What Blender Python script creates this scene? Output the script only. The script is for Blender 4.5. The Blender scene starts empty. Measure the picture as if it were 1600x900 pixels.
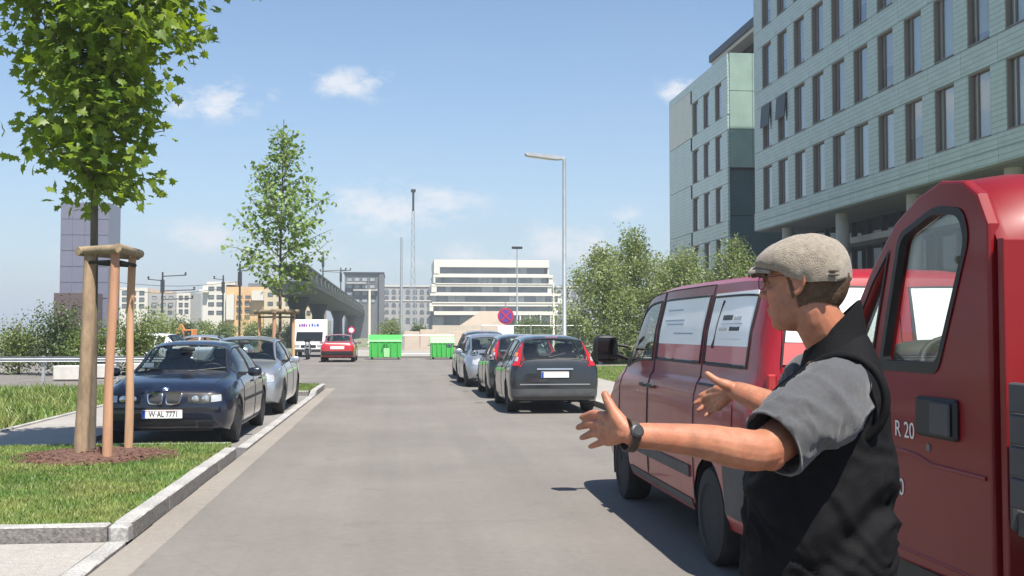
import bpy, bmesh, math, random
import numpy as np
from mathutils import Vector, Matrix, noise
from mathutils.bvhtree import BVHTree

R = math.radians
random.seed(7)
scene = bpy.context.scene
COL = scene.collection

# ------------------------------------------------------------------ camera
FPX, EYE, YAW, PITCH = 1700.0, 1.54, R(5.98), math.atan(68 / 1700)
cam_data = bpy.data.cameras.new('camera')
cam_data.sensor_width = 36.0
cam_data.lens = 36.0 * FPX / 1600.0
cam_data.clip_start = 0.05
cam_data.clip_end = 6000.0
camera = bpy.data.objects.new('camera', cam_data)
camera.location = (0, 0, EYE)
camera.rotation_euler = (R(90) + PITCH, 0, -YAW)
COL.objects.link(camera)
scene.camera = camera

# ------------------------------------------------------------------ sky, sun, exposure
SUN_EL, SUN_AZ = R(60), R(160)      # azimuth measured clockwise from +Y (the road direction): behind the camera, a little to the right
world = bpy.data.worlds.new('World')
scene.world = world
world.use_nodes = True
wn, wl = world.node_tree.nodes, world.node_tree.links
wn.clear()


def wnode(t, **kw):
    n = wn.new(t)
    for k, v in kw.items():
        setattr(n, k, v)
    return n


def wmath(op, a, b=None, c=None, clamp=False):
    n = wnode('ShaderNodeMath', operation=op, use_clamp=clamp)
    for i, v in enumerate((a, b, c)):
        if v is None:
            continue
        if isinstance(v, (int, float)):
            n.inputs[i].default_value = v
        else:
            wl.new(v, n.inputs[i])
    return n.outputs[0]


sky = wnode('ShaderNodeTexSky', sky_type='NISHITA', sun_disc=False)
sky.sun_elevation = SUN_EL
sky.sun_rotation = SUN_AZ
sky.air_density, sky.dust_density, sky.ozone_density = 1.0, 0.5, 3.0
tc = wnode('ShaderNodeTexCoord')
sep = wnode('ShaderNodeSeparateXYZ')
wl.new(tc.outputs['Generated'], sep.inputs[0])
# clouds: fair-weather cumulus, drawn on direction / horizontal distance
hor = wmath('SQRT', wmath('ADD', wmath('MULTIPLY', sep.outputs[0], sep.outputs[0]), wmath('MULTIPLY', sep.outputs[1], sep.outputs[1])))
elev = wmath('DIVIDE', sep.outputs[2], wmath('MAXIMUM', hor, 0.02))
azim = wmath('ARCTAN2', sep.outputs[0], sep.outputs[1])
comb = wnode('ShaderNodeCombineXYZ')
wl.new(azim, comb.inputs[0])
wl.new(wmath('MULTIPLY', elev, 1.7), comb.inputs[1])
nz = wnode('ShaderNodeTexNoise')
nz.inputs['Scale'].default_value = 26.0
nz.inputs['Detail'].default_value = 9.0
nz.inputs['Roughness'].default_value = 0.68
wl.new(comb.outputs[0], nz.inputs['Vector'])
nzb = wnode('ShaderNodeTexNoise')
nzb.inputs['Scale'].default_value = 6.5
nzb.inputs['Detail'].default_value = 5.0
wl.new(comb.outputs[0], nzb.inputs['Vector'])
# the separate puffs seen over the street: azimuth, elevation, half width, half height, strength
PUFFS = [(-.044, .228, .030, .013, 1.0), (-.160, .207, .034, .015, .95), (-.195, .196, .020, .010, .8), (-.118, .213, .014, .007, .6),
         (.262, .221, .022, .012, .85), (-.012, .112, .052, .021, 1.05), (.042, .118, .040, .015, .85), (-.178, .087, .038, .015, .85),
         (-.095, .070, .060, .012, .6), (.155, .078, .045, .018, .95), (.080, .070, .055, .013, .7), (.205, .107, .018, .007, .7), (.02, .062, .10, .012, .5),
         (-.26, .06, .05, .014, .6), (.44, .25, .05, .02, .8), (-.5, .2, .06, .02, .9), (.85, .18, .07, .025, .9), (1.5, .24, .08, .03, .9), (2.4, .2, .09, .03, .9),
         (-1.2, .25, .08, .03, .9), (-2.1, .16, .1, .03, .9)]
tot = None
for (a, e, wa, we, s) in PUFFS:
    dx = wmath('DIVIDE', wmath('SUBTRACT', azim, a), wa)
    dy = wmath('DIVIDE', wmath('SUBTRACT', elev, e), we)
    d2 = wmath('ADD', wmath('MULTIPLY', dx, dx), wmath('MULTIPLY', dy, dy))
    m = wmath('MULTIPLY', wmath('POWER', 2.718, wmath('MULTIPLY', d2, -0.7)), s)
    tot = m if tot is None else wmath('MAXIMUM', tot, m)
dens = wmath('SUBTRACT', wmath('ADD', tot, wmath('MULTIPLY', wmath('SUBTRACT', nz.outputs[0], .5), 3.3)), 0.30)
dens = wmath('MULTIPLY', wmath('MINIMUM', wmath('MAXIMUM', dens, 0), .8), wmath('MINIMUM', wmath('MULTIPLY', tot, 1.6), 1.0))
# thin veil that thickens towards the horizon all round
veil = wmath('MULTIPLY', wmath('POWER', 2.718, wmath('MULTIPLY', wmath('MAXIMUM', elev, 0), -7.0)), wmath('MULTIPLY_ADD', nzb.outputs[0], .35, 0.42))
veil = wmath('MINIMUM', wmath('MULTIPLY', veil, 1.5), .88)
dens = wmath('MULTIPLY', dens, wmath('GREATER_THAN', elev, -0.02))
mixc = wnode('ShaderNodeMixRGB')
wl.new(dens, mixc.inputs[0])
tint = wnode('ShaderNodeMixRGB', blend_type='MULTIPLY')          # the camera's rendering of blue
tint.inputs[0].default_value = 1.0
tint.inputs[2].default_value = (.92, 1.0, 1.03, 1)
wl.new(sky.outputs[0], tint.inputs[1])
hz = wnode('ShaderNodeMixRGB')
hz.inputs[2].default_value = (3.55, 3.98, 4.6, 1)
wl.new(veil, hz.inputs[0])
wl.new(tint.outputs[0], hz.inputs[1])
wl.new(hz.outputs[0], mixc.inputs[1])
mixc.inputs[2].default_value = (5.9, 6.0, 6.25, 1)
bg = wnode('ShaderNodeBackground')
bg.inputs[1].default_value = 0.075
wl.new(mixc.outputs[0], bg.inputs[0])
wo = wnode('ShaderNodeOutputWorld')
wl.new(bg.outputs[0], wo.inputs[0])

sun_data = bpy.data.lights.new('sun', 'SUN')
sun_data.energy = 4.4
sun_data.angle = R(0.53)
sun_data.color = (1.0, 0.94, 0.85)
sun = bpy.data.objects.new('sun', sun_data)
sd = Vector((math.sin(SUN_AZ) * math.cos(SUN_EL), math.cos(SUN_AZ) * math.cos(SUN_EL), math.sin(SUN_EL)))
sun.rotation_euler = sd.to_track_quat('Z', 'Y').to_euler()
sun.location = (20, -30, 60)
COL.objects.link(sun)

vs = scene.view_settings
vs.view_transform = 'Standard'
vs.look = 'None'
vs.exposure = 1.06
vs.gamma = 1.0
vs.use_curve_mapping = False

# ------------------------------------------------------------------ picture point -> place
FW = Vector((math.sin(YAW) * math.cos(PITCH), math.cos(YAW) * math.cos(PITCH), math.sin(PITCH)))
RT = Vector((math.cos(YAW), -math.sin(YAW), 0))
UP = RT.cross(FW)
EYEP = Vector((0, 0, EYE))


def at(px, py, d):
    """the place d metres away (along the lens axis) that is seen at px, py of the photograph"""
    return EYEP + (FW + RT * ((px - 800) / FPX) + UP * ((450 - py) / FPX)) * d


def atY(px, py, y):
    r = FW + RT * ((px - 800) / FPX) + UP * ((450 - py) / FPX)
    return EYEP + r * (y / r.y)


# ------------------------------------------------------------------ object helpers
def tag(o, label=None, cat=None, group=None, kind=None):
    if label: o['label'] = label
    if cat: o['category'] = cat
    if group: o['group'] = group
    if kind: o['kind'] = kind
    return o


def empty(name, loc=(0, 0, 0), rz=0.0, label=None, cat=None, group=None):
    o = bpy.data.objects.new(name, None)
    o.empty_display_size = 0.2
    o.location = loc
    o.rotation_euler = (0, 0, rz)
    COL.objects.link(o)
    return tag(o, label, cat, group)


def link(name, me, parent=None, loc=None, rot=None):
    o = bpy.data.objects.new(name, me)
    COL.objects.link(o)
    if parent is not None:
        o.parent = parent
    if loc is not None: o.location = loc
    if rot is not None: o.rotation_euler = rot
    return o


def copy_tree(o, parent=None):
    c = o.copy()
    COL.objects.link(c)
    c.parent = parent
    for ch in list(o.children):
        copy_tree(ch, c)
    return c


def lerp(a, b, t):
    return a + (b - a) * t


class MB:
    """collects shapes; build() links them as ONE mesh object"""

    def __init__(self):
        self.v, self.f, self.m = [], [], []
        self.mi = 0

    def add(self, vs_, fs_):
        b = len(self.v)
        self.v.extend([tuple(p) for p in vs_])
        self.f.extend([tuple(i + b for i in f) for f in fs_])
        self.m.extend([self.mi] * len(fs_))
        return self

    def box(self, x0, x1, y0, y1, z0, z1):
        v = [(x, y, z) for z in (z0, z1) for y in (y0, y1) for x in (x0, x1)]
        return self.add(v, [(0, 2, 3, 1), (4, 5, 7, 6), (0, 1, 5, 4), (2, 6, 7, 3), (0, 4, 6, 2), (1, 3, 7, 5)])

    def cbox(self, x0, x1, y0, y1, z0, z1, c=0.01):
        """box with chamfered edges"""
        bm = bmesh.new()
        bmesh.ops.create_cube(bm, size=1)
        for q in bm.verts:
            q.co = Vector((lerp(x0, x1, q.co.x + .5), lerp(y0, y1, q.co.y + .5), lerp(z0, z1, q.co.z + .5)))
        bmesh.ops.bevel(bm, geom=bm.edges[:], offset=c, segments=1, affect='EDGES', clamp_overlap=True)
        bm.verts.index_update()
        self.add([q.co for q in bm.verts], [[q.index for q in f.verts] for f in bm.faces])
        bm.free()
        return self

    def quad(self, a, b, c, d):
        return self.add([a, b, c, d], [(0, 1, 2, 3)])

    def prism(self, pts, axis, a0, a1):
        """polygon pts (2-D) extruded along axis x / y / z from a0 to a1"""
        n = len(pts)
        def P(p, a):
            return {'x': (a, p[0], p[1]), 'y': (p[0], a, p[1]), 'z': (p[0], p[1], a)}[axis]
        v = [P(p, a0) for p in pts] + [P(p, a1) for p in pts]
        f = [tuple(range(n))[::-1], tuple(range(n, 2 * n))]
        f += [(i, (i + 1) % n, n + (i + 1) % n, n + i) for i in range(n)]
        return self.add(v, f)

    def rings(self, rr, cap0=True, cap1=True, closed=False):
        n = len(rr[0])
        v = [p for r in rr for p in r]
        f = []
        m = len(rr)
        for i in range(m if closed else m - 1):
            for j in range(n):
                a, b = i * n + j, i * n + (j + 1) % n
                c, d = ((i + 1) % m) * n + (j + 1) % n, ((i + 1) % m) * n + j
                f.append((a, b, c, d))
        if not closed:
            if cap0: f.append(tuple(range(n))[::-1])
            if cap1: f.append(tuple(range((m - 1) * n, m * n)))
        return self.add(v, f)

    def tube(self, pts, rad, n=8, cap=True, closed=False):
        pts = [Vector(p) for p in pts]
        if not hasattr(rad, '__len__'): rad = [rad] * len(pts)
        rr = []
        ref = None
        for i, p in enumerate(pts):
            if closed:
                d = pts[(i + 1) % len(pts)] - pts[i - 1]
            else:
                d = pts[min(i + 1, len(pts) - 1)] - pts[max(i - 1, 0)]
            d.normalize()
            if ref is None:
                ref = Vector((0, 0, 1)) if abs(d.z) < .9 else Vector((1, 0, 0))
            u = d.cross(ref).normalized()
            w = u.cross(d).normalized()
            ref = w
            rr.append([p + (u * math.cos(t) + w * math.sin(t)) * rad[i] for t in [2 * math.pi * k / n for k in range(n)]])
        return self.rings(rr, cap, cap, closed)

    def lathe(self, prof, n=24, axis='z', c=(0, 0, 0)):
        """profile of (radius, height) turned about axis"""
        rr = []
        for r, h in prof:
            ring = []
            for k in range(n):
                t = 2 * math.pi * k / n
                a, b = r * math.cos(t), r * math.sin(t)
                p = {'z': (a, b, h), 'x': (h, a, b), 'y': (b, h, a)}[axis]
                ring.append((p[0] + c[0], p[1] + c[1], p[2] + c[2]))
            rr.append(ring)
        return self.rings(rr)

    def mesh(self, name, mats, smooth=None):
        me = bpy.data.meshes.new(name)
        me.from_pydata(self.v, [], self.f)
        if not isinstance(mats, (list, tuple)): mats = [mats]
        for m in mats: me.materials.append(m)
        if len(mats) > 1:
            me.polygons.foreach_set('material_index', self.m)
        me.validate()
        bm = bmesh.new(); bm.from_mesh(me)
        bmesh.ops.recalc_face_normals(bm, faces=bm.faces)
        bm.to_mesh(me); bm.free()
        if smooth is not None:
            me.shade_smooth()
            me.set_sharp_from_angle(angle=R(smooth))
        me.update()
        return me

    def build(self, name, mats, parent=None, smooth=None, loc=None, rot=None):
        return link(name, self.mesh(name, mats, smooth), parent, loc, rot)


def fast_mesh(name, V, F, mat, smooth=False):
    """V (n,3) array, F (m,k) array of equal polygons"""
    V = np.asarray(V, dtype=np.float32); F = np.asarray(F, dtype=np.int32)
    me = bpy.data.meshes.new(name)
    k = F.shape[1]
    me.vertices.add(len(V)); me.vertices.foreach_set('co', V.ravel())
    me.loops.add(F.size); me.loops.foreach_set('vertex_index', F.ravel())
    me.polygons.add(len(F)); me.polygons.foreach_set('loop_start', np.arange(0, F.size, k, dtype=np.int32))
    me.update(calc_edges=True)
    me.materials.append(mat)
    if smooth: me.shade_smooth()
    return me


def text_mesh(txt, size, mat, thick=0.001, align='CENTER', sx=1.0, bold=0.0):
    cu = bpy.data.curves.new('lettering', 'FONT')
    cu.body = txt; cu.size = size; cu.extrude = thick; cu.align_x = align; cu.align_y = 'CENTER'; cu.offset = bold
    ob = bpy.data.objects.new('lettering', cu)
    COL.objects.link(ob)
    dg = bpy.context.evaluated_depsgraph_get()
    me = bpy.data.meshes.new_from_object(ob.evaluated_get(dg))
    bpy.data.objects.remove(ob); bpy.data.curves.remove(cu)
    if sx != 1.0: me.transform(Matrix.Diagonal((sx, 1, 1, 1)))
    me.materials.clear(); me.materials.append(mat)
    me.name = 'lettering'
    return me


def plate_curve(outer, holes, thick, bevel, mat, name):
    """flat sheet in XY with holes, thickness along Z, rounded rim"""
    cu = bpy.data.curves.new(name, 'CURVE')
    cu.dimensions = '2D'; cu.fill_mode = 'BOTH'; cu.extrude = max(thick / 2 - bevel, .0005); cu.bevel_depth = bevel; cu.bevel_resolution = 1
    for poly in [outer] + list(holes):
        sp = cu.splines.new('POLY'); sp.points.add(len(poly) - 1)
        for p, q in zip(sp.points, poly): p.co = (q[0], q[1], 0, 1)
        sp.use_cyclic_u = True
    ob = bpy.data.objects.new(name, cu); COL.objects.link(ob)
    dg = bpy.context.evaluated_depsgraph_get()
    me = bpy.data.meshes.new_from_object(ob.evaluated_get(dg))
    bpy.data.objects.remove(ob); bpy.data.curves.remove(cu)
    me.materials.clear(); me.materials.append(mat); me.name = name
    me.polygons.foreach_set('use_smooth', [False] * len(me.polygons))
    return me


def remesh(mb, voxel, smooth_it, mat, name, factor=.5):
    me = mb.mesh('tmp', mat)
    ob = link('tmp', me)
    md = ob.modifiers.new('r', 'REMESH'); md.mode = 'VOXEL'; md.voxel_size = voxel
    if smooth_it:
        s = ob.modifiers.new('s', 'SMOOTH'); s.factor = factor; s.iterations = smooth_it
    dg = bpy.context.evaluated_depsgraph_get()
    out = bpy.data.meshes.new_from_object(ob.evaluated_get(dg))
    bpy.data.objects.remove(ob); bpy.data.meshes.remove(me)
    out.name = name
    out.materials.clear(); out.materials.append(mat)
    out.shade_smooth()
    return out


def round_poly(pts, r, n=4):
    """rounded polygon from corner points; r one radius or a list"""
    out = []
    m = len(pts)
    for i in range(m):
        p0, p1, p2 = Vector(pts[i - 1]), Vector(pts[i]), Vector(pts[(i + 1) % m])
        rr = r[i] if hasattr(r, '__len__') else r
        a = (p0 - p1); b = (p2 - p1)
        d = min(rr, a.length * .45, b.length * .45)
        a = p1 + a.normalized() * d; b = p1 + b.normalized() * d
        for k in range(n + 1):
            t = k / n
            out.append(tuple(a * (1 - t) ** 2 + p1 * 2 * t * (1 - t) + b * t * t))
    return out


# ------------------------------------------------------------------ materials
MATS = {}


def mat(name, col, rough=.6, metal=0.0, var=0.0, scale=4.0, bump=0.0, bscale=40.0, coat=0.0, spec=.5, detail=4.0,
        var2=0.0, scale2=.6, trans=0.0, alpha=1.0, sub=0.0, back=None, stretch=None, rvar=0.0, hue=None, sheen=0.0, crough=.04):
    m = bpy.data.materials.new(name)
    m.use_nodes = True
    nt = m.node_tree; n, l = nt.nodes, nt.links
    b = n['Principled BSDF']
    b.inputs['Roughness'].default_value = rough
    b.inputs['Metallic'].default_value = metal
    b.inputs['Coat Weight'].default_value = coat
    b.inputs['Coat Roughness'].default_value = crough
    b.inputs['Specular IOR Level'].default_value = spec
    b.inputs['Transmission Weight'].default_value = trans
    b.inputs['Alpha'].default_value = alpha
    b.inputs['Sheen Weight'].default_value = sheen
    if sub:
        b.inputs['Subsurface Weight'].default_value = sub
        b.inputs['Subsurface Radius'].default_value = (.012, .004, .002)
        b.inputs['Subsurface Scale'].default_value = 1.0
    c4 = (*col, 1)
    b.inputs['Base Color'].default_value = c4
    t = n.new('ShaderNodeTexCoord')
    vec = t.outputs['Object']
    if stretch:
        mp = n.new('ShaderNodeMapping'); mp.inputs['Scale'].default_value = stretch
        l.new(vec, mp.inputs[0]); vec = mp.outputs[0]
    cur = None
    def noise_(sc, det=detail, ro=.6):
        q = n.new('ShaderNodeTexNoise'); q.inputs['Scale'].default_value = sc; q.inputs['Detail'].default_value = det
        q.inputs['Roughness'].default_value = ro
        l.new(vec, q.inputs['Vector'])
        return q.outputs[0]
    def vary(cur, amount, sc, tint=None):
        q = noise_(sc)
        mr = n.new('ShaderNodeMapRange'); mr.inputs[1].default_value = .3; mr.inputs[2].default_value = .7
        mr.inputs[3].default_value = 1 - amount; mr.inputs[4].default_value = 1 + amount
        l.new(q, mr.inputs[0])
        mx = n.new('ShaderNodeVectorMath'); mx.operation = 'SCALE'
        if cur is None: mx.inputs[0].default_value = col
        else: l.new(cur, mx.inputs[0])
        l.new(mr.outputs[0], mx.inputs['Scale'])
        return mx.outputs[0]
    if hue:
        q = noise_(hue[1], 3)
        mr = n.new('ShaderNodeMapRange'); mr.inputs[1].default_value = .38; mr.inputs[2].default_value = .62
        l.new(q, mr.inputs[0])
        mx = n.new('ShaderNodeMixRGB'); mx.inputs[1].default_value = c4; mx.inputs[2].default_value = (*hue[0], 1)
        l.new(mr.outputs[0], mx.inputs[0]); cur = mx.outputs[0]
    if var: cur = vary(cur, var, scale)
    if var2: cur = vary(cur, var2, scale2)
    if back is not None:
        g = n.new('ShaderNodeNewGeometry')
        mx = n.new('ShaderNodeMixRGB'); mx.inputs[2].default_value = (*back, 1)
        if cur is None: mx.inputs[1].default_value = c4
        else: l.new(cur, mx.inputs[1])
        l.new(g.outputs['Backfacing'], mx.inputs[0]); cur = mx.outputs[0]
    if cur is not None: l.new(cur, b.inputs['Base Color'])
    if rvar:
        mr = n.new('ShaderNodeMapRange'); mr.inputs[3].default_value = max(rough - rvar, 0); mr.inputs[4].default_value = min(rough + rvar, 1)
        l.new(noise_(scale * 1.7), mr.inputs[0]); l.new(mr.outputs[0], b.inputs['Roughness'])
    if bump:
        bp = n.new('ShaderNodeBump'); bp.inputs['Strength'].default_value = min(bump, 1); bp.inputs['Distance'].default_value = .01
        l.new(noise_(bscale, 6), bp.inputs['Height']); l.new(bp.outputs[0], b.inputs['Normal'])
    MATS[name] = m
    return m


def glass_mat(name, tint, refl_rough=.02, opacity=.5, refl=.05):
    """car or house pane: see-through by a share, mirror-like on top"""
    m = bpy.data.materials.new(name); m.use_nodes = True
    n, l = m.node_tree.nodes, m.node_tree.links
    n.clear()
    out = n.new('ShaderNodeOutputMaterial')
    tr = n.new('ShaderNodeBsdfTransparent'); tr.inputs[0].default_value = (*tint, 1)
    gl = n.new('ShaderNodeBsdfGlossy'); gl.inputs['Roughness'].default_value = refl_rough
    df = n.new('ShaderNodeBsdfDiffuse'); df.inputs[0].default_value = (.012, .016, .018, 1)
    m1 = n.new('ShaderNodeMixShader'); m1.inputs[0].default_value = opacity
    l.new(tr.outputs[0], m1.inputs[1]); l.new(df.outputs[0], m1.inputs[2])
    lw = n.new('ShaderNodeLayerWeight')          # Schlick, the same from both sides of a thin sheet
    pw = n.new('ShaderNodeMath'); pw.operation = 'POWER'; pw.inputs[1].default_value = 4.5
    lw.inputs[0].default_value = .5; l.new(lw.outputs['Facing'], pw.inputs[0])
    fr = n.new('ShaderNodeMath'); fr.operation = 'MULTIPLY_ADD'; fr.inputs[1].default_value = .9; fr.inputs[2].default_value = refl
    l.new(pw.outputs[0], fr.inputs[0])
    m2 = n.new('ShaderNodeMixShader')
    l.new(fr.outputs[0], m2.inputs[0]); l.new(m1.outputs[0], m2.inputs[1]); l.new(gl.outputs[0], m2.inputs[2])
    l.new(m2.outputs[0], out.inputs[0])
    MATS[name] = m
    return m


def road_mat(name, base, seed=0.0, fine=260.0, streak=True):
    m = bpy.data.materials.new(name); m.use_nodes = True
    n, l = m.node_tree.nodes, m.node_tree.links
    b = n['Principled BSDF']
    g = n.new('ShaderNodeNewGeometry')
    mp = n.new('ShaderNodeMapping'); mp.inputs['Location'].default_value = (seed, seed * 1.7, 0)
    l.new(g.outputs['Position'], mp.inputs[0])
    def nz_(sc, det, st=None, ro=.6):
        v = mp.outputs[0]
        if st:
            q = n.new('ShaderNodeMapping'); q.inputs['Scale'].default_value = st; l.new(v, q.inputs[0]); v = q.outputs[0]
        t = n.new('ShaderNodeTexNoise'); t.inputs['Scale'].default_value = sc; t.inputs['Detail'].default_value = det; t.inputs['Roughness'].default_value = ro
        l.new(v, t.inputs['Vector']); return t.outputs[0]
    def rng(v, a, b_, lo=.3, hi=.7):
        r = n.new('ShaderNodeMapRange'); r.inputs[1].default_value = lo; r.inputs[2].default_value = hi
        r.inputs[3].default_value = a; r.inputs[4].default_value = b_; l.new(v, r.inputs[0]); return r.outputs[0]
    def mul(a, b_):
        q = n.new('ShaderNodeMath'); q.operation = 'MULTIPLY'; l.new(a, q.inputs[0]); l.new(b_, q.inputs[1]); return q.outputs[0]
    f = mul(rng(nz_(.35, 5), .86, 1.1), rng(nz_(fine, 2), .62, 1.42, .25, .75))
    f = mul(f, rng(nz_(14, 4), .93, 1.07))
    if streak:
        f = mul(f, rng(nz_(1.0, 4, (1.6, .05, 1)), .9, 1.07))
        f = mul(f, rng(nz_(2.2, 3, None, .5), .90, 1.0, .28, .36))
    if streak:
        vo = n.new('ShaderNodeTexVoronoi'); vo.feature = 'DISTANCE_TO_EDGE'; vo.inputs['Scale'].default_value = .42
        wq = n.new('ShaderNodeMapping'); wq.inputs['Scale'].default_value = (1.0, .45, 1)
        dn = n.new('ShaderNodeTexNoise'); dn.inputs['Scale'].default_value = 1.6; dn.inputs['Detail'].default_value = 6
        l.new(mp.outputs[0], dn.inputs['Vector'])
        ad = n.new('ShaderNodeVectorMath'); ad.operation = 'MULTIPLY_ADD'; l.new(dn.outputs['Color'], ad.inputs[0]); ad.inputs[1].default_value = (.5, .5, 0); l.new(mp.outputs[0], ad.inputs[2])
        l.new(ad.outputs[0], wq.inputs[0]); l.new(wq.outputs[0], vo.inputs['Vector'])
        cr = rng(vo.outputs['Distance'], .94, 1.0, .001, .006)
        mk = rng(nz_(.22, 3), 0.0, 1.0, .50, .60)
        mxn = n.new('ShaderNodeMath'); mxn.operation = 'MAXIMUM'; l.new(cr, mxn.inputs[0]); l.new(mk, mxn.inputs[1])
        f = mul(f, mxn.outputs[0])
    v = n.new('ShaderNodeVectorMath'); v.operation = 'SCALE'; v.inputs[0].default_value = base
    l.new(f, v.inputs['Scale']); l.new(v.outputs[0], b.inputs['Base Color'])
    b.inputs['Roughness'].default_value = .88
    b.inputs['Specular IOR Level'].default_value = .3
    bp = n.new('ShaderNodeBump'); bp.inputs['Strength'].default_value = .5; bp.inputs['Distance'].default_value = .006
    l.new(nz_(fine * .6, 4), bp.inputs['Height']); l.new(bp.outputs[0], b.inputs['Normal'])
    MATS[name] = m
    return m


M = MATS
road_mat('asphalt', (.174, .160, .145))
road_mat('bay_asphalt', (.20, .19, .178), 31, streak=False)
road_mat('concrete', (.30, .282, .258), 11, 120, False)
road_mat('gutter', (.235, .212, .186), 5, 150, False)
road_mat('plaza', (.30, .285, .262), 17, 160, False)
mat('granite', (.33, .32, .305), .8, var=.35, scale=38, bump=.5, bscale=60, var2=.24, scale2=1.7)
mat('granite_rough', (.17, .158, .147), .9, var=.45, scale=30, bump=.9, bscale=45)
mat('soil', (.13, .10, .075), .95, var=.3, scale=12, bump=.8, bscale=30)
mat('ground', (.20, .19, .14), .95, var=.25, scale=.2, bump=.3, bscale=2, hue=((.13, .17, .07), .05))
mat('turf', (.085, .135, .028), .9, var=.3, scale=5, bump=.8, bscale=60, hue=((.15, .17, .05), 1.1))
mat('grass_blade', (.088, .165, .026), .55, var=.35, scale=3.5, hue=((.19, .215, .055), 1.3))
mat('dry_lawn', (.20, .23, .08), .9, var=.3, scale=2, bump=.7, bscale=30)
mat('mulch', (.105, .052, .036), .9, var=.5, scale=20)
mat('joint', (.09, .082, .075), .95)


def struct(name, mb, m, smooth=None, kind='structure'):
    return tag(mb.build(name, m, None, smooth), kind=kind)


def sheet(name, pts, z, m):
    mb = MB(); mb.add([(x, y, z) for x, y in pts], [tuple(range(len(pts)))])
    return struct(name, mb, m)


def pieces(parent, name, mesh, spots):
    for s in spots:
        o = link(name, mesh, parent, s[0], (0, 0, s[1] if len(s) > 1 else 0))
        if len(s) > 2: o.scale = s[2]


sheet('ground', [(-2500, -300), (2500, -300), (2500, 4000), (-2500, 4000)], -.10, M['ground'])
sheet('road', [(-1.68, -20), (4.05, -20), (4.05, 50), (-1.68, 50)], 0.0, M['asphalt'])
sheet('cross_road', [(-70, 50), (40, 50), (40, 63.4), (-3.2, 63.4), (-3.2, 82), (-70, 82)], 0.0, M['asphalt'])
sheet('parking_bay', [(-4.25, 14.3), (-2.09, 14.3), (-2.09, 26.6), (-4.25, 26.6)], -.004, M['bay_asphalt'])
sheet('side_lane', [(-16, 30.1), (-1.68, 30.1), (-1.68, 50), (-16, 50)], -.004, M['asphalt'])
sheet('pavement_apron', [(-9, -20), (-2.10, -20), (-2.10, 8.22), (-9, 8.22)], .012, M['concrete'])
sheet('footpath', [(-5.9, 14.45), (-4.30, 14.45), (-4.30, 30.0), (-5.9, 30.0)], .03, M['concrete'])
sheet('car_park', [(-40, 30.1), (-16, 30.1), (-16, 50), (-40, 50)], -.006, M['plaza'])
sheet('pavement', [(4.19, -20), (6.1, -20), (6.1, 50), (4.19, 50)], .115, M['concrete'])
sheet('plaza', [(8.6, 52), (40, 52), (40, 95), (8.6, 95)], .02, M['plaza'])
sheet('lawn', [(6.1, -20), (16, -20), (16, 44.2), (6.1, 44.2)], .105, M['dry_lawn'])
sheet('footway', [(6.1, 44.2), (30, 44.2), (30, 46.6), (6.1, 46.6)], .10, M['bay_asphalt'])
sheet('lawn_strip', [(-30, 14.45), (-5.9, 14.45), (-5.9, 30.0), (-30, 30.0)], .02, M['turf'])
sheet('verge', [(6.1, 46.6), (40, 46.6), (40, 52), (6.1, 52)], .09, M['turf'])

# joint bed under gutter, kerbs and slabs
sheet('joint_bed', [(-2.10, -20), (-1.68, -20), (-1.68, 30.1), (-2.10, 30.1)], -.02, M['joint'])

# gutter of concrete slabs
gut = empty('gutter', (0, 0, 0)); tag(gut, kind='structure')
gm = MB().cbox(-.135, .129, -.493, .493, -.06, 0, .006).mesh('gutter_slab', M['gutter'])
pieces(gut, 'gutter_slab', gm, [((-1.812, 3.5 + k, random.uniform(-.003, .003))) and ((-1.812, 3.5 + k, random.uniform(-.003, .003)), 0) for k in range(27)])


def rough_stone(x0, x1, y0, y1, z0, z1, seed):
    """hewn granite kerb stone: sawn top, rough sides"""
    rnd = random.Random(seed)
    bm = bmesh.new(); bmesh.ops.create_cube(bm, size=1)
    for q in bm.verts: q.co = Vector((lerp(x0, x1, q.co.x + .5), lerp(y0, y1, q.co.y + .5), lerp(z0, z1, q.co.z + .5)))
    bmesh.ops.subdivide_edges(bm, edges=[e for e in bm.edges if abs((e.verts[0].co - e.verts[1].co).y) > .4], cuts=7, use_grid_fill=True)
    bmesh.ops.bevel(bm, geom=[e for e in bm.edges if e.calc_face_angle(0) > .7], offset=.008, segments=1, affect='EDGES')
    for q in bm.verts:
        q.co.x += rnd.uniform(-.003, .003); q.co.z += rnd.uniform(-.002, .002) if q.co.z > z0 + .02 else 0
    me = bpy.data.meshes.new('kerb_stone'); 
    me.materials.append(M['granite']); me.materials.append(M['granite_rough'])
    bm.normal_update()
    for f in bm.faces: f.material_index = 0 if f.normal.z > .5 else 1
    bm.to_mesh(me); bm.free()
    return me


ker = empty('kerb', (0, 0, 0)); tag(ker, kind='structure')
ks = [rough_stone(-.07, .07, -.645, .645, -.14, 0, s) for s in range(3)]
kend = MB().cbox(-.07, .07, -.1, .1, -.14, 0, .03).mesh('kerb_corner', M['granite'])
# raised run beside the first bed
y = 8.40
i = 0
while y < 13.4:
    link('kerb_stone', ks[i % 3], ker, (-2.02 + random.uniform(-.003, .003), y + .65, .13)); y += 1.30; i += 1
# corner stone and return run facing the camera
link('kerb_stone', MB().cbox(-2.09, -1.95, 8.23, 8.395, -.01, .131, .02).mesh('kerb_corner', M['granite']), ker)
for k in range(3):
    o = link('kerb_stone', ks[k], ker, (-2.745 - 1.3 * k, 8.30, .13), (0, 0, R(90)))
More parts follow.
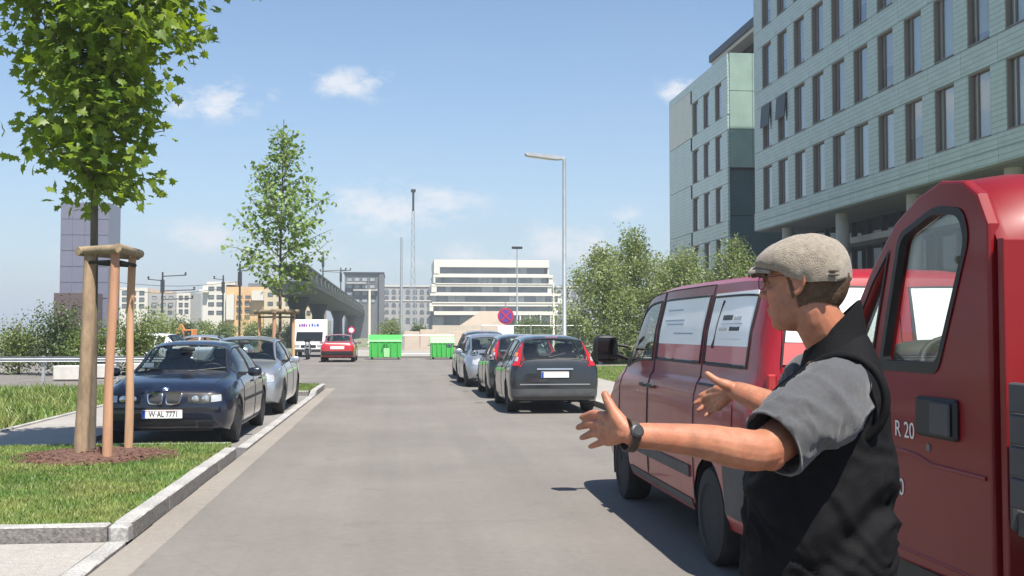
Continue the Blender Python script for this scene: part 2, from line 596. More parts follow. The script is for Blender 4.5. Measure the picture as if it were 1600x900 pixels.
# dropped stones along the bay, the two ramped ones, and the raised run beside the second bed
def ramp(y0, y1, za, zb):
    mb = MB()
    v = [(-2.09, y0, -.1), (-1.95, y0, -.1), (-1.95, y1, -.1), (-2.09, y1, -.1), (-2.09, y0, za), (-1.95, y0, za), (-1.95, y1, zb), (-2.09, y1, zb)]
    mb.add(v, [(0, 3, 2, 1), (4, 5, 6, 7), (0, 1, 5, 4), (1, 2, 6, 5), (2, 3, 7, 6), (3, 0, 4, 7)])
    return mb.mesh('kerb_stone', M['granite'])
link('kerb_stone', ramp(13.605, 14.45, .13, .035), ker)
for k in range(9): link('kerb_stone', ks[k % 3], ker, (-2.02, 15.12 + 1.3 * k, .03))
link('kerb_stone', ramp(26.165, 26.8, .03, .13), ker)
for k in range(2): link('kerb_stone', ks[k], ker, (-2.02, 27.46 + 1.3 * k, .13))
link('kerb_stone', MB().cbox(-2.09, -1.95, 28.775 + .65, 29.98, -.1, .128, .02).mesh('kerb_corner', M['granite']), ker)
for k in range(2): link('kerb_stone', ks[k], ker, (-2.745 - 1.3 * k, 30.0, .13), (0, 0, R(90)))
# flush edging of the apron in the foreground, and edging between bed and bay
for k in range(9): link('kerb_stone', ks[k % 3], ker, (-2.02, 7.55 - 1.3 * k, .022))
for k in range(2): link('kerb_stone', ks[k], ker, (-2.78 - 1.3 * k, 14.37, .11), (0, 0, R(90)))
for k in range(2): link('kerb_stone', ks[k], ker, (-2.78 - 1.3 * k, 26.67, .11), (0, 0, R(90)))
# kerb on the right side
kr = empty('kerb_right', (0, 0, 0)); tag(kr, kind='structure')
for k in range(28): link('kerb_stone', ks[k % 3], kr, (4.12, 14.65 + 1.3 * k, .12))
# footpath edging on the left
kp = empty('path_edging', (0, 0, 0)); tag(kp, kind='structure')
ke = MB().cbox(-.04, .04, -.49, .49, -.1, 0, .006).mesh('edging_stone', M['granite'])
for k in range(15): link('edging_stone', ke, kp, (-4.27, 14.95 + k, .06))
for k in range(15): link('edging_stone', ke, kp, (-5.94, 14.95 + k, .06))

# beds
sheet('planting_bed', [(-6.5, 8.37), (-2.09, 8.37), (-2.09, 14.30), (-6.5, 14.30)], .105, M['turf'])
sheet('planting_bed', [(-4.3, 26.74), (-2.09, 26.74), (-2.09, 29.93), (-4.3, 29.93)], .105, M['turf'])


def blades(name, n, area, z, h, w, m, skip=None, seed=1, label=None):
    rs = np.random.RandomState(seed)
    x = rs.uniform(area[0], area[1], n); y = rs.uniform(area[2], area[3], n)
    if skip is not None:
        k = np.hypot(x - skip[0], y - skip[1]) > skip[2] * (1 + .15 * np.sin(5 * np.arctan2(y - skip[1], x - skip[0])))
        x, y = x[k], y[k]; n = len(x)
    cl = .6 + .4 * np.sin(x * 3.1 + 1.3 * np.sin(y * 2.3)) * np.sin(y * 2.7 + x)
    hh = h * rs.uniform(.5, 1.25, n) * (.75 + .5 * np.abs(cl)); a = rs.uniform(0, 2 * np.pi, n); le = rs.uniform(.1, .9, n) * hh
    ww = w * rs.uniform(.7, 1.3, n)
    dx, dy = np.cos(a), np.sin(a)
    b = rs.uniform(0, 2 * np.pi, n)
    V = np.zeros((n, 4, 3))
    V[:, 0] = np.stack([x - dx * ww, y - dy * ww, np.full(n, z)], 1)
    V[:, 1] = np.stack([x + dx * ww, y + dy * ww, np.full(n, z)], 1)
    V[:, 2] = np.stack([x + dx * ww * .6 + np.cos(b) * le * .5, y + dy * ww * .6 + np.sin(b) * le * .5, z + hh * .6], 1)
    V[:, 3] = np.stack([x + np.cos(b) * le, y + np.sin(b) * le, z + hh], 1)
    F = np.arange(n * 4).reshape(n, 4)
    o = link(name, fast_mesh(name, V.reshape(-1, 3), F, m))
    return tag(o, label, 'grass', kind='stuff')


blades('grass', 70000, (-6.4, -2.10, 8.39, 14.28), .105, .036, .0042, M['grass_blade'], (-3.45, 13.0, .78), 1, 'short green grass growing in the kerbed bed around the staked tree')
blades('grass', 12000, (-4.25, -2.10, 26.76, 29.9), .105, .06, .007, M['grass_blade'], None, 2, 'short green grass in the small far bed past the silver car')
blades('grass', 40000, (6.12, 11, 24, 44.1), .105, .05, .010, M['grass_blade'], None, 3, 'yellowish lawn grass between right pavement and hedge')
blades('grass', 30000, (-16, -5.98, 14.5, 30), .02, .16, .012, M['grass_blade'], None, 4, 'tall green grass beside the left footpath behind the blue car')


# mulch round the tree
def mulch():
    rs = random.Random(5); mb = MB(); n = 1700
    cx, cy = -3.45, 13.0
    ring = []
    for r_, z_ in ((.82, .1), (.6, .14), (.35, .17), (.01, .18)):
        ring.append([(cx + r_ * math.cos(t) * (1 + .08 * math.sin(3 * t)), cy + r_ * math.sin(t) * (1 + .08 * math.sin(3 * t)), z_) for t in [2 * math.pi * k / 24 for k in range(24)]])
    mb.rings(ring, False, True)
    for k in range(n):
        t = rs.uniform(0, 2 * math.pi); q = math.sqrt(rs.random()) * .93
        x, y = cx + q * math.cos(t), cy + q * math.sin(t)
        z = lerp(.185, .11, min(q / .82, 1)) + rs.uniform(0, .012)
        a = rs.uniform(0, math.pi); l_, w_ = rs.uniform(.015, .05), rs.uniform(.006, .014)
        tl = rs.uniform(-.4, .4)
        d = Vector((math.cos(a), math.sin(a), tl)) * l_; s = Vector((-math.sin(a), math.cos(a), rs.uniform(-.4, .4))) * w_
        c = Vector((x, y, z)); u = Vector((0, 0, .006))
        mb.add([c - d - s, c + d - s, c + d + s, c - d + s, c - d * .8 + u, c + d * .8 + u], [(0, 1, 2, 3), (0, 1, 5, 4), (3, 4, 5, 2), (0, 4, 3), (1, 2, 5)])
    o = mb.build('bark_mulch', M['mulch'])
    tag(o, 'reddish brown bark mulch heaped around the staked tree', 'mulch', kind='stuff')


mulch()

# ------------------------------------------------------------------ right office buildings
def louvre_mat(name, col, rough, lines, spec=.5):
    """glass louvre cladding: fine horizontal blades"""
    m = mat(name, col, rough, var=.10, scale=.35, var2=.08, scale2=3, spec=spec)
    n, l = m.node_tree.nodes, m.node_tree.links
    b = n['Principled BSDF']
    g = n.new('ShaderNodeNewGeometry'); s = n.new('ShaderNodeSeparateXYZ'); l.new(g.outputs['Position'], s.inputs[0])
    q = n.new('ShaderNodeMath'); q.operation = 'MULTIPLY'; q.inputs[1].default_value = lines; l.new(s.outputs[2], q.inputs[0])
    f = n.new('ShaderNodeMath'); f.operation = 'FRACT'; l.new(q.outputs[0], f.inputs[0])
    bp = n.new('ShaderNodeBump'); bp.inputs['Strength'].default_value = .75; bp.inputs['Distance'].default_value = .05
    l.new(f.outputs[0], bp.inputs['Height']); l.new(bp.outputs[0], b.inputs['Normal'])
    gt = n.new('ShaderNodeMapRange'); gt.inputs[1].default_value = .10; gt.inputs[2].default_value = .22; gt.inputs[3].default_value = .62; gt.inputs[4].default_value = 1.0
    l.new(f.outputs[0], gt.inputs[0])                     # open gap between blades
    old = b.inputs['Base Color'].links[0].from_socket
    sc = n.new('ShaderNodeVectorMath'); sc.operation = 'SCALE'; l.new(old, sc.inputs[0]); l.new(gt.outputs[0], sc.inputs['Scale'])
    l.new(sc.outputs[0], b.inputs['Base Color'])
    return m


louvre_mat('cladding', (.385, .50, .505), .38, 5.0, .6)
louvre_mat('cladding_green', (.42, .545, .525), .30, 4.0, .6)
louvre_mat('cladding_cloud_reflection', (.58, .60, .52), .35, 5.0, .6)
mat('screen_green', (.25, .345, .305), .16, var=.12, scale=.6, spec=.7)
mat('screen_shaded', (.05, .095, .10), .12, var=.2, scale=.4, spec=.6)
mat('wall_dark', (.05, .06, .062), .8)
mat('frame_brown', (.20, .165, .14), .5, metal=.3)
mat('blind', (.52, .46, .39), .8, var=.2, scale=.5)
mat('blind_light', (.66, .62, .56), .8, var=.2, scale=.5)
mat('soffit', (.19, .20, .19), .8)
mat('column', (.36, .35, .33), .7, var=.1, scale=2)
mat('steel_dark', (.045, .048, .05), .45, metal=.6)
mat('steel', (.36, .37, .38), .42, metal=.8, var=.08, scale=3)
mat('galvanised', (.42, .44, .46), .5, metal=.6, var=.1, scale=4)
glass_mat('pane', (.92, .96, .96), .03, .06, .20)
glass_mat('pane_dark', (.45, .52, .55), .015, .65)
mat('white_wall', (.56, .53, .47), .75, var=.05, scale=.4)
mat('white_band', (.68, .64, .55), .6, var=.04, scale=.4)
mat('cream_wall', (.52, .44, .30), .8, var=.06, scale=.4)
mat('orange_wall', (.58, .37, .17), .8, var=.06, scale=.4)
mat('grey_wall', (.33, .32, .305), .85, var=.1, scale=.3)
mat('dark_wall', (.12, .125, .13), .7, var=.15, scale=.3)
mat('mauve_wall', (.14, .14, .19), .35, var=.08, scale=.2)
mat('brown_wall', (.085, .05, .05), .6, var=.1, scale=.3)
mat('beige_stone', (.50, .42, .33), .85, var=.06, scale=.5)
mat('far_glass', (.10, .12, .135), .12, var=.45, scale=.25, spec=.8)
mat('far_glass_light', (.24, .28, .285), .15, var=.4, scale=.25, spec=.8)
mat('viaduct_dark', (.016, .022, .016), .8, var=.2, scale=.4)
mat('viaduct', (.018, .030, .021), .7, var=.2, scale=.25)
mat('viaduct_light', (.05, .06, .043), .7, var=.1, scale=.4)

FX, Y0, PITCHY, STOREY = 20.7, 59.06, 2.489, 3.48
office = empty('office_building', (FX, 45, 0), 0, 'long grey-blue louvred office building with rows of tall windows above a recessed ground floor', 'building')
ox, oy = FX, 45.0
def opart(name, mb, m, parent=None, smooth=None):
    """parts are modelled in place; the parent stands at (ox, oy)"""
    me = mb.mesh(name, m, smooth)
    me.transform(Matrix.Translation((-ox, -oy, 0)))
    return link(name, me, parent or office)
core = MB().box(FX + .30, FX + 16, 27.5, 61.1, 7.5, 29.3)
opart('core_wall', core, M['wall_dark'])
opart('soffit', MB().box(FX + .02, FX + 16, 27.4, 61.15, 7.30, 7.42), M['soffit'])
NB, NR = 13, 6
sp_me = MB().cbox(-.07, .07, -PITCHY / 2 + .012, PITCHY / 2 - .012, 0, .98 - .02, .012).mesh('cladding_panel', M['cladding'])
pr_me = MB().cbox(-.07, .07, -.4945, .4945, 0, 2.50 - .02, .012).mesh('cladding_panel', M['cladding'])
fs_me = MB().cbox(-.09, .09, -PITCHY / 2 + .012, PITCHY / 2 - .012, 0, .50, .012).mesh('cladding_panel', M['cladding'])
fr = MB()
ww, wh = .745, 2.49
fr.box(.05, .29, -ww, -ww + .06, 0, wh).box(.05, .29, ww - .06, ww, 0, wh).box(.05, .29, -ww + .06, ww - .06, wh - .06, wh).box(.0, .29, -ww + .06, ww - .06, 0, .05)
fr.box(.14, .24, .28, .33, .05, wh - .06)
fr_me = fr.mesh('window_frame', M['frame_brown'])
pn_me = MB().box(.185, .197, -ww + .06, .28, .05, wh - .06).mesh('pane', M['pane'])
pn2_me = MB().box(.185, .197, .33, ww - .06, .05, wh - .06).mesh('pane', M['pane'])
def blind_mesh(hh, m):
    mb = MB(); k = int(hh / .12)
    mb.box(.262, .282, -ww + .07, ww - .07, wh - .08 - hh, wh - .08)
    return mb.mesh('blind', m)
bl = [blind_mesh(2.3, M['blind']), blind_mesh(2.3, M['blind_light']), blind_mesh(1.4, M['blind']), blind_mesh(2.0, M['blind'])]
sash_me = MB().cbox(-.03, .03, -.70, .70, -1.25, 0, .01).mesh('sash', M['steel_dark'])
rs = random.Random(3)
for r in range(NR):
    zb = 8.39 + STOREY * r
    for k in range(-1, NB - 1):
        yc = Y0 - PITCHY * k - oy
        if k >= 0:
            w = link('window', fr_me, office, (-.085, yc, zb))
            link('pane', pn_me, w); link('pane', pn2_me, w)
            link('blind', bl[rs.choice([0, 0, 0, 1, 1, 2, 3])], w)
            if r == 1 and k in (0, 1):
                link('sash', sash_me, office, (-.13, yc, zb + wh - .04), (0, R(4), 0))
            link('cladding_panel', pr_me, office, (0, yc + PITCHY / 2, zb))
        if k >= 0:
            link('cladding_panel', sp_me, office, (0, yc, zb + 2.50))
    # corner strip
    link('cladding_panel', MB().cbox(-.07, .07, 0, .50, 0, .96, .012).mesh('cladding_panel', M['cladding']), office, (0, Y0 + PITCHY / 2 + .002 - oy, zb + 2.50))
    link('cladding_panel', MB().cbox(-.07, .07, 0, .42, 0, 3.46, .012).mesh('cladding_panel', M['cladding']), office, (0, Y0 + PITCHY / 2 + .5 - oy, zb))
for k in range(0, NB - 1):
    link('cladding_panel', fs_me, office, (-.02, Y0 - PITCHY * k - oy, 7.36))
    link('cladding_panel', fs_me, office, (-.02, Y0 - PITCHY * k - oy, 7.875))
link('cladding_panel', MB().cbox(-.09, .09, 0, .92, 0, 1.015, .012).mesh('cladding_panel', M['cladding']), office, (-.02, Y0 + PITCHY / 2 + .01 - oy, 7.36))
# end wall of the long building, turned away down the street
opart('end_wall', MB().box(FX + .08, FX + 16, 61.1, 61.2, 7.4, 29.3), M['cladding_green'])
# recessed ground floors
opart('ground_floor_wall', MB().box(FX + 3.4, FX + 15, 30, 60.6, 0, 7.3), M['wall_dark'])
for k in range(4):
    opart('column', MB().lathe([(.33, 0), (.33, 7.3)], 20, 'z', (FX + .9, 58.5 - 7.45 * k, 0)), M['column'], None, 40)
gl = MB(); 
for k in range(17):
    y1 = 60.4 - 1.8 * k
    o = opart('window', MB().box(FX + 3.05, FX + 3.4, y1 - .05, y1 + .05, .1, 7.28).box(FX + 3.1, FX + 3.4, y1 - 1.75, y1 - .05, 3.55, 4.05).box(FX + 3.12, FX + 3.38, y1 - 1.75, y1 - .05, 5.9, 6.0), M['steel_dark'])
    for (za, zb_) in ((.12, 3.55), (4.05, 5.9), (6.0, 7.28)):
        opart('pane', MB().box(FX + 3.2, FX + 3.215, y1 - 1.75, y1 - .05, za, zb_), M['pane_dark'], None).parent = o
opart('floor_slab', MB().box(FX + 1.9, FX + 3.05, 30, 60.5, 5.95, 6.25), M['column'])
opart('base', MB().box(FX + .2, FX + 3.4, 30, 60.8, -.1, .1), M['column'])

# second block behind the gap
BX, BY0, BY1 = 21.5, 69.1, 84.4
blk = empty('office_block', (BX, 76, 0), 0, 'green glass office block with dark roof slab beyond the long office building', 'building')
ox, oy, office_main = BX, 76.0, office
office = blk
opart('core_wall', MB().box(BX + .3, BX + 16, BY0 + .3, BY1, 0, 19.6), M['wall_dark'])
yw = [76.7, 73.87, 71.05]
wh2 = 2.45
fr2 = MB(); fr2.box(.05, .29, -ww, -ww + .06, 0, wh2).box(.05, .29, ww - .06, ww, 0, wh2).box(.05, .29, -ww + .06, ww - .06, wh2 - .06, wh2).box(0, .29, -ww + .06, ww - .06, 0, .05)
fr2_me = fr2.mesh('window_frame', M['frame_brown'])
pn3_me = MB().box(.185, .197, -ww + .06, ww - .06, .05, wh2 - .06).mesh('pane', M['pane'])
for r, zt in enumerate((18.25, 14.75, 11.25, 7.75)):
    for yc in yw:
        w = link('window', fr2_me, blk, (-.085, yc - oy, zt - wh2)); link('pane', pn3_me, w)
        b = link('blind', bl[0], w); b.scale = (1, 1, .95)
        for s in (1,):
            pm = MB().cbox(-.07, .07, -.655, .655, 0, wh2 - .02, .012).mesh('cladding_panel', M['cladding_green'])
            link('cladding_panel', pm, blk, (0, yc - 1.41 - oy, zt - wh2))
        link('cladding_panel', MB().cbox(-.07, .07, -1.395 - (.52 if yc < 72 else 0), 1.395, 0, 1.03, .012).mesh('cladding_panel', M['cladding_green']), blk, (0, yc - oy - .1, zt + .01))
    for k in range(3):
        c = M['cladding_cloud_reflection'] if r == 0 else M['cladding_green']  # top row: beige cloud reflection painted into the panel colour
        link('cladding_panel', MB().cbox(-.07, .07, -1.12, 1.12, 0, 3.47, .012).mesh('cladding_panel', c), blk, (0, 78.72 + 2.26 * k - oy, zt - wh2))
link('cladding_panel', MB().cbox(-.07, .07, 0, BY1 - BY0 - .05, 0, .55, .012).mesh('cladding_panel', M['cladding_green']), blk, (0, BY0 - oy, 19.28))
link('cladding_panel', MB().cbox(-.07, .07, 0, BY1 - BY0 - .05, 0, 5.0, .012).mesh('cladding_panel', M['cladding_green']), blk, (0.01, BY0 - oy, .2))
# gable screen: pale sunlit glass above, shadowed glass below, shade put into its colour
for i in range(5):
    for j in range(3):
        opart('cladding_panel', MB().cbox(BX + .1 + i * 1.55, BX + 1.63 + i * 1.55, BY0 - .1, BY0 + .02, 12.3 + j * 2.53, 14.80 + j * 2.53, .015), M['screen_green'])
    for j in range(4):
        opart('cladding_panel', MB().cbox(BX + .1 + i * 1.55, BX + 1.63 + i * 1.55, BY0 + .12, BY0 + .26, .1 + j * 3.02, 3.08 + j * 3.02, .015), M['screen_shaded'])
rf = opart('roof_storey', MB().box(BX + 3.2, BX + 15, BY0 + 1.2, 79.4, 19.62, 21.9), M['wall_dark'])
for k in range(6):
    opart('pane', MB().box(BX + 3.13, BX + 3.16, BY0 + 1.3 + 1.5 * k, BY0 + 2.72 + 1.5 * k, 19.9, 21.7), M['pane_dark'])
for k in range(3):
    opart('pane', MB().box(BX + 3.3 + 1.5 * k, BX + 4.72 + 1.5 * k, BY0 + 1.13, BY0 + 1.16, 19.9, 21.7), M['pane_dark'])
opart('roof_slab', MB().box(BX + 2.0, BX + 16, BY0 + .3, 80.2, 22.0, 22.55), M['steel_dark'])
opart('roof_trim', MB().box(BX + 2.15, BX + 15.9, BY0 + .45, 80.0, 21.72, 21.99), M['white_wall'])


# ------------------------------------------------------------------ far buildings
def far_root(name, x0, x1, Y, label):
    a = atY(x0, 518, Y); b = atY(x1, 518, Y)
    return empty(name, ((a.x + b.x) / 2, Y, 0), 0, label, 'building')


class Far:
    """parts drawn in picture columns / rows at distance Y along the street"""
    def __init__(s, name, x0, x1, Y, label):
        s.Y = Y; s.o = far_root(name, x0, x1, Y, label); s.c = Vector(s.o.location)
    def X(s, px): return atY(px, 518, s.Y).x
    def Z(s, py, px=600): return max(atY(px, py, s.Y).z, -.1)
    def part(s, name, m, boxes, parent=None):
        mb = MB()
        for (x0, x1, y0, y1, d0, d1) in boxes:   # y0 upper row, y1 lower row; d0 front, d1 back (metres behind Y)
            zb = s.Z(y1) if y1 < 519 else -.1
            mb.box(s.X(x0) - s.c.x, s.X(x1) - s.c.x, d0, d1, zb, s.Z(y0))
        me = mb.mesh(name, m)
        return link(name, me, parent or s.o)
    def windows(s, rects, m=None, depth=.25, mull=0):
        for (x0, x1, y0, y1) in rects:
            w = s.part('window', M['steel_dark'], [(x0, x1, y0, y0 + .7, -.12, .05), (x0, x1, y1 - .5, y1, -.12, .05), (x0, x0 + .5, y0 + .7, y1 - .5, -.12, .05), (x1 - .5, x1, y0 + .7, y1 - .5, -.12, .05)])
            s.part('pane', m or M['far_glass'], [(x0 + .5, x1 - .5, y0 + .7, y1 - .5, -.06, -.01)], w)


# white terraced building with the big stair
W = Far('white_building', 672, 872, 300, 'long white building of stacked floors with strip windows and a broad diagonal stair')
floors = [(678, 858, 405, 416.5, 427), (677, 864, 428.5, 432.5, 442), (674, 862, 443.5, 447, 456.5), (672, 878, 458, 461.5, 471.5), (671, 872, 473.5, 478, 486)]
for i, (x0, x1, yt, ya, yb) in enumerate(floors):
    nxt = floors[i + 1][2] if i < 4 else 492
    W.part('floor_slab', M['white_band'], [(x0, x1, yt - .1, ya, 0, 24)])
    W.part('floor_wall', M['dark_wall'], [(x0 + 6, x1 - 4, ya, nxt, 2.2, 23)])
    W.part('parapet', M['white_band'], [(x0 + (3 if i % 2 else 7), x1, yb, nxt, -.2 if i % 2 else .1, 2.0)])
    e0 = (9, 3, 8, 1, 6)[i]
    if e0 > 2: W.part('end_wall', M['white_band'], [(x0, x0 + e0, ya, yb, .05, 20)])
    W.part('end_wall', M['white_band'], [(x1 - (2 if i < 1 else 6), x1, ya, yb, .3, 20)])
    px = x0 + e0 + .4; k = 0
    rr = random.Random(i)
    while px < x1 - 10:
        wpx = rr.choice([7, 9, 12, 15, 18])
        W.part('pane', M[rr.choice(['far_glass', 'far_glass', 'far_glass_light'])], [(px, min(px + wpx - .6, x1 - 7), ya, yb, 1.2, 1.4)])
        px += wpx; k += 1
W.part('roof', M['grey_wall'], [(684, 850, 403.6, 404.9, 3, 20)])
W.part('base', M['dark_wall'], [(673, 872, 492, 519, 3, 22)])
for k in range(9):
    W.part('window', M['far_glass'] if k % 2 else M['far_glass_light'], [(676 + k * 21.5, 694 + k * 21.5, 494, 512, 2.6, 2.9)])
for k in range(4): W.part('pillar', M['white_band'], [(812 + k * 16, 814 + k * 16, 492, 519, 0.2, 1.2)])
# stair flight
st = MB(); nst = 26
zlo, zhi = -.1, W.Z(486)
xa0, xa1, xb0, xb1 = W.X(690) - W.c.x, W.X(744) - W.c.x, W.X(752) - W.c.x, W.X(792) - W.c.x
for k in range(nst):
    t0, t1 = k / nst, (k + 1) / nst
    st.box(lerp(xa0, xb0, t0), lerp(xa1, xb1, t0), -14 + 12 * t0, -13.99 + 12 * (t0) + 12 / nst, zlo, lerp(.2, zhi, t1))
st.build('staircase', M['beige_stone'], W.o)
W.part('terrace', M['beige_stone'], [(671, 752, 509, 519, -26, -14.2)])

# grey arcaded building left and right of it
def arch_window(F, px, y0, y1, w):
    cx = F.X(px) - F.c.x; hw = (F.X(px + w / 2) - F.X(px - w / 2)) / 2; z1 = F.Z(y0); z0 = F.Z(y1)
    pts = [(cx - hw, z0), (cx + hw, z0), (cx + hw, z1 - hw)] + [(cx + hw * math.cos(t), z1 - hw + hw * math.sin(t)) for t in (.5, 1.0, 1.57, 2.1, 2.6)] + [(cx - hw, z1 - hw)]
    mb = MB(); mb.prism(pts, 'y', -.05, .02)
    w_ = mb.build('window', M['steel_dark'], F.o)
    mb2 = MB(); mb2.prism([(cx + (p[0] - cx) * .85, lerp((z0 + z1) / 2, p[1], .9)) for p in pts], 'y', -.08, -.055)
    mb2.build('pane', M['far_glass'], w_)
for (xa, xb, lab) in ((598, 676, 'low grey building with rows of arched windows left of the white building'), (868, 925, 'low grey building with arched windows right of the white building')):
    G = Far('arcaded_building', xa, xb, 345, lab)
    G.part('wall', M['grey_wall'], [(xa, xb, 448, 519, 0, 18)])
    G.part('cornice', M['white_wall'], [(xa - .3, xb + .3, 445.5, 448, -.3, 18.3)])
    G.part('string_course', M['white_wall'], [(xa, xb, 469, 470.5, -.2, -.01)])
    n_ = int((xb - xa) / 11)
    for r, (a, b) in enumerate(((452, 460), (462, 468), (473, 480), (484, 491), (496, 506))):
        for k in range(n_): arch_window(G, xa + 6 + k * 11, a, b, 6.5)

# dark block over the viaduct end
D = Far('dark_building', 538, 601, 270, 'dark grey flat-roofed block behind the elevated railway')
D.part('wall', M['dark_wall'], [(538, 599, 428, 519, 0, 20)])
D.part('roof', M['steel_dark'], [(536, 600, 425.5, 428, -.4, 20.5)])
D.part('fin_wall', M['dark_wall'], [(592, 600, 429, 519, -1.0, -.05)])
D.windows([(x, x + 9, y, y + 7) for y in (433, 444, 455, 466) for x in (541, 553, 565, 577)], M['far_glass_light'])
D.part('balcony', M['grey_wall'], [(541, 572, 441, 444, -1.2, -.15)])
D.part('balcony', M['grey_wall'], [(552, 590, 452, 455, -1.2, -.15)])

# left: white and orange flats
A = Far('apartment_building', 313, 472, 240, 'white and orange flat-roofed apartment block behind the bushes on the left')
A.part('wall', M['white_wall'], [(316, 352, 446, 519, 0, 14)])
A.part('wall', M['orange_wall'], [(352.2, 412, 449, 519, .6, 14)])
A.part('wall', M['cream_wall'], [(412.2, 470, 452, 519, 0, 14)])
A.part('penthouse', M['white_wall'], [(322, 366, 441, 445.9, .5, 12)])
A.part('penthouse', M['dark_wall'], [(385, 408, 443, 448.8, 2, 12)])
A.part('bay', M['white_wall'], [(394, 412, 455, 470, -1.2, .5)])
A.part('bay', M['white_wall'], [(354, 366, 461, 500, -1.0, .5)])
A.part('balcony', M['white_band'], [(312, 326, 454, 458, -1.5, -.02)])
A.windows([(x, x + 9, y, y + 5.5) for y in (449, 462, 473, 486) for x in (325, 338)])
A.windows([(x, x + 8, y, y + 5.5) for y in (462.5, 473, 485) for x in (370, 383)], depth=.1)
A.windows([(x, x + 8, y, y + 5.5) for y in (458, 472, 485) for x in (418, 432, 446)])
A.windows([(356, 365, 474, 479)], None)
B = Far('white_block', 185, 300, 260, 'white and grey low apartment block between the stakes and the catenary mast')
B.part('wall', M['white_wall'], [(170, 230, 451, 519, 0, 14)])
B.part('wall', M['grey_wall'], [(230.2, 275, 459, 519, 1, 14)])
B.part('wall', M['white_wall'], [(275.2, 297, 457, 519, 0, 14)])
B.part('roof', M['orange_wall'], [(231, 268, 456.8, 458.9, 1.5, 13)])
B.windows([(x, x + 8, y, y + 6) for y in (456, 466, 476) for x in (190, 204, 217)])
B.windows([(x, x + 6, y, y + 6) for y in (463, 474, 484) for x in (279, 288)])
B.windows([(x, x + 7, y, y + 5) for y in (464, 474) for x in (237, 251, 263)], M['far_glass_light'])
C = Far('cream_building', 470, 503, 200, 'narrow cream house behind the leafy staked tree')
C.part('wall', M['cream_wall'], [(474, 503, 452, 519, 0, 12)])
C.part('roof', M['grey_wall'], [(473, 504, 449.8, 451.9, -.3, 12)])
C.windows([(x, x + 6, y, y + 6) for y in (458, 472, 486) for x in (479, 491)])
P = Far('office_tower', 20, 180, 150, 'plain mauve-grey tower standing behind the trunk of the nearest tree')
P.part('wall', M['mauve_wall'], [(92, 168, 322, 519, 0, 6)])
for k in range(4): P.part('cladding_panel', M['mauve_wall'], [(93 + k * 18.6, 111.2 + k * 18.6, 324 + r_ * 24, 347 + r_ * 24, -.08, -.01) for r_ in range(6)])
P.part('annex', M['brown_wall'], [(98, 160, 461, 519, -4, -.12)])


# ------------------------------------------------------------------ elevated railway
via = empty('railway_viaduct', (-9.5, 180, 0), 0, 'dark green elevated railway running towards the far buildings on round piers', 'viaduct')
vx, vy = -9.5, 180
def vpart(name, mb, m, smooth=None):
    me = mb.mesh(name, m, smooth); me.transform(Matrix.Translation((-vx, -vy, 0))); return link(name, me, via)
VY0 = 104
vpart('deck', MB().prism([(-8.7, 5.3), (-8.2, 5.8), (-8.2, 6.3), (-12.2, 6.3), (-12.2, 5.8), (-11.6, 5.0), (-9.3, 5.0)], 'y', VY0, 330), M['viaduct'])
vpart('side_beam', MB().box(-8.25, -8.05, VY0, 330, 5.85, 6.12), M['viaduct_light'])
for k in range(34):
    y_ = VY0 + .1 + 6.6 * k
    vpart('side_panel', MB().prism([(-8.28, 6.31), (-8.20, 6.31), (-8.60, 7.55), (-8.68, 7.55)], 'y', y_, y_ + 6.3), M['viaduct'])
    vpart('truss_post', MB().tube([(-8.2, y_, 6.3), (-8.6, y_, 7.75)], .11, 6), M['viaduct_dark'])
    vpart('truss_diagonal', MB().tube([(-8.19, y_ + .15, 6.2), (-8.59, y_ + 6.45, 7.7)], .09, 6), M['viaduct_light'])
vpart('roof_edge', MB().box(-8.95, -8.5, VY0, 330, 7.62, 7.85), M['viaduct_light'])
vpart('roof', MB().box(-12.0, -8.96, VY0, 330, 7.58, 7.8), M['viaduct'])
for Yp in (112, 140, 186, 238, 293):
    vpart('pier', MB().lathe([(.85, -.1), (.75, 3.6), (1.3, 5.0)], 16, 'z', (-10.1, Yp, 0)), M['viaduct_dark'], 40)


# ------------------------------------------------------------------ masts and lamps
def pole(name, x, y, h, r0, r1, label, cat, m='steel', rz=0):
    o = empty(name, (x, y, 0), rz, label, cat)
    MB().lathe([(r0 * 1.6, -.1), (r0 * 1.6, .35), (r0, .42), (r1, h)], 12).build('pole', M[m], o, 40)
    return o


# street lamp with a flat arm
p = atY(882, 518, 39.5)
lamp = pole('street_lamp', p.x, 39.5, 7.95, .085, .06, 'tall grey street lamp with flat arm behind the right row of parked cars', 'lamp', 'galvanised')
MB().cbox(-.30, .06, -.05, .05, 7.86, 7.97, .01).build('arm', M['galvanised'], lamp)
h = MB().prism([(-1.46, 8.06), (-1.40, 7.99), (-.3, 7.86), (-.1, 7.88), (-.1, 7.97), (-.5, 8.03), (-1.40, 8.10)], 'y', -.17, .17).build('lamp_head', M['galvanised'], lamp)
MB().prism([(-1.36, 7.982), (-.5, 7.88), (-.5, 7.865), (-1.36, 7.965)], 'y', -.13, .13).build('lamp_glass', M['white_band'], h)
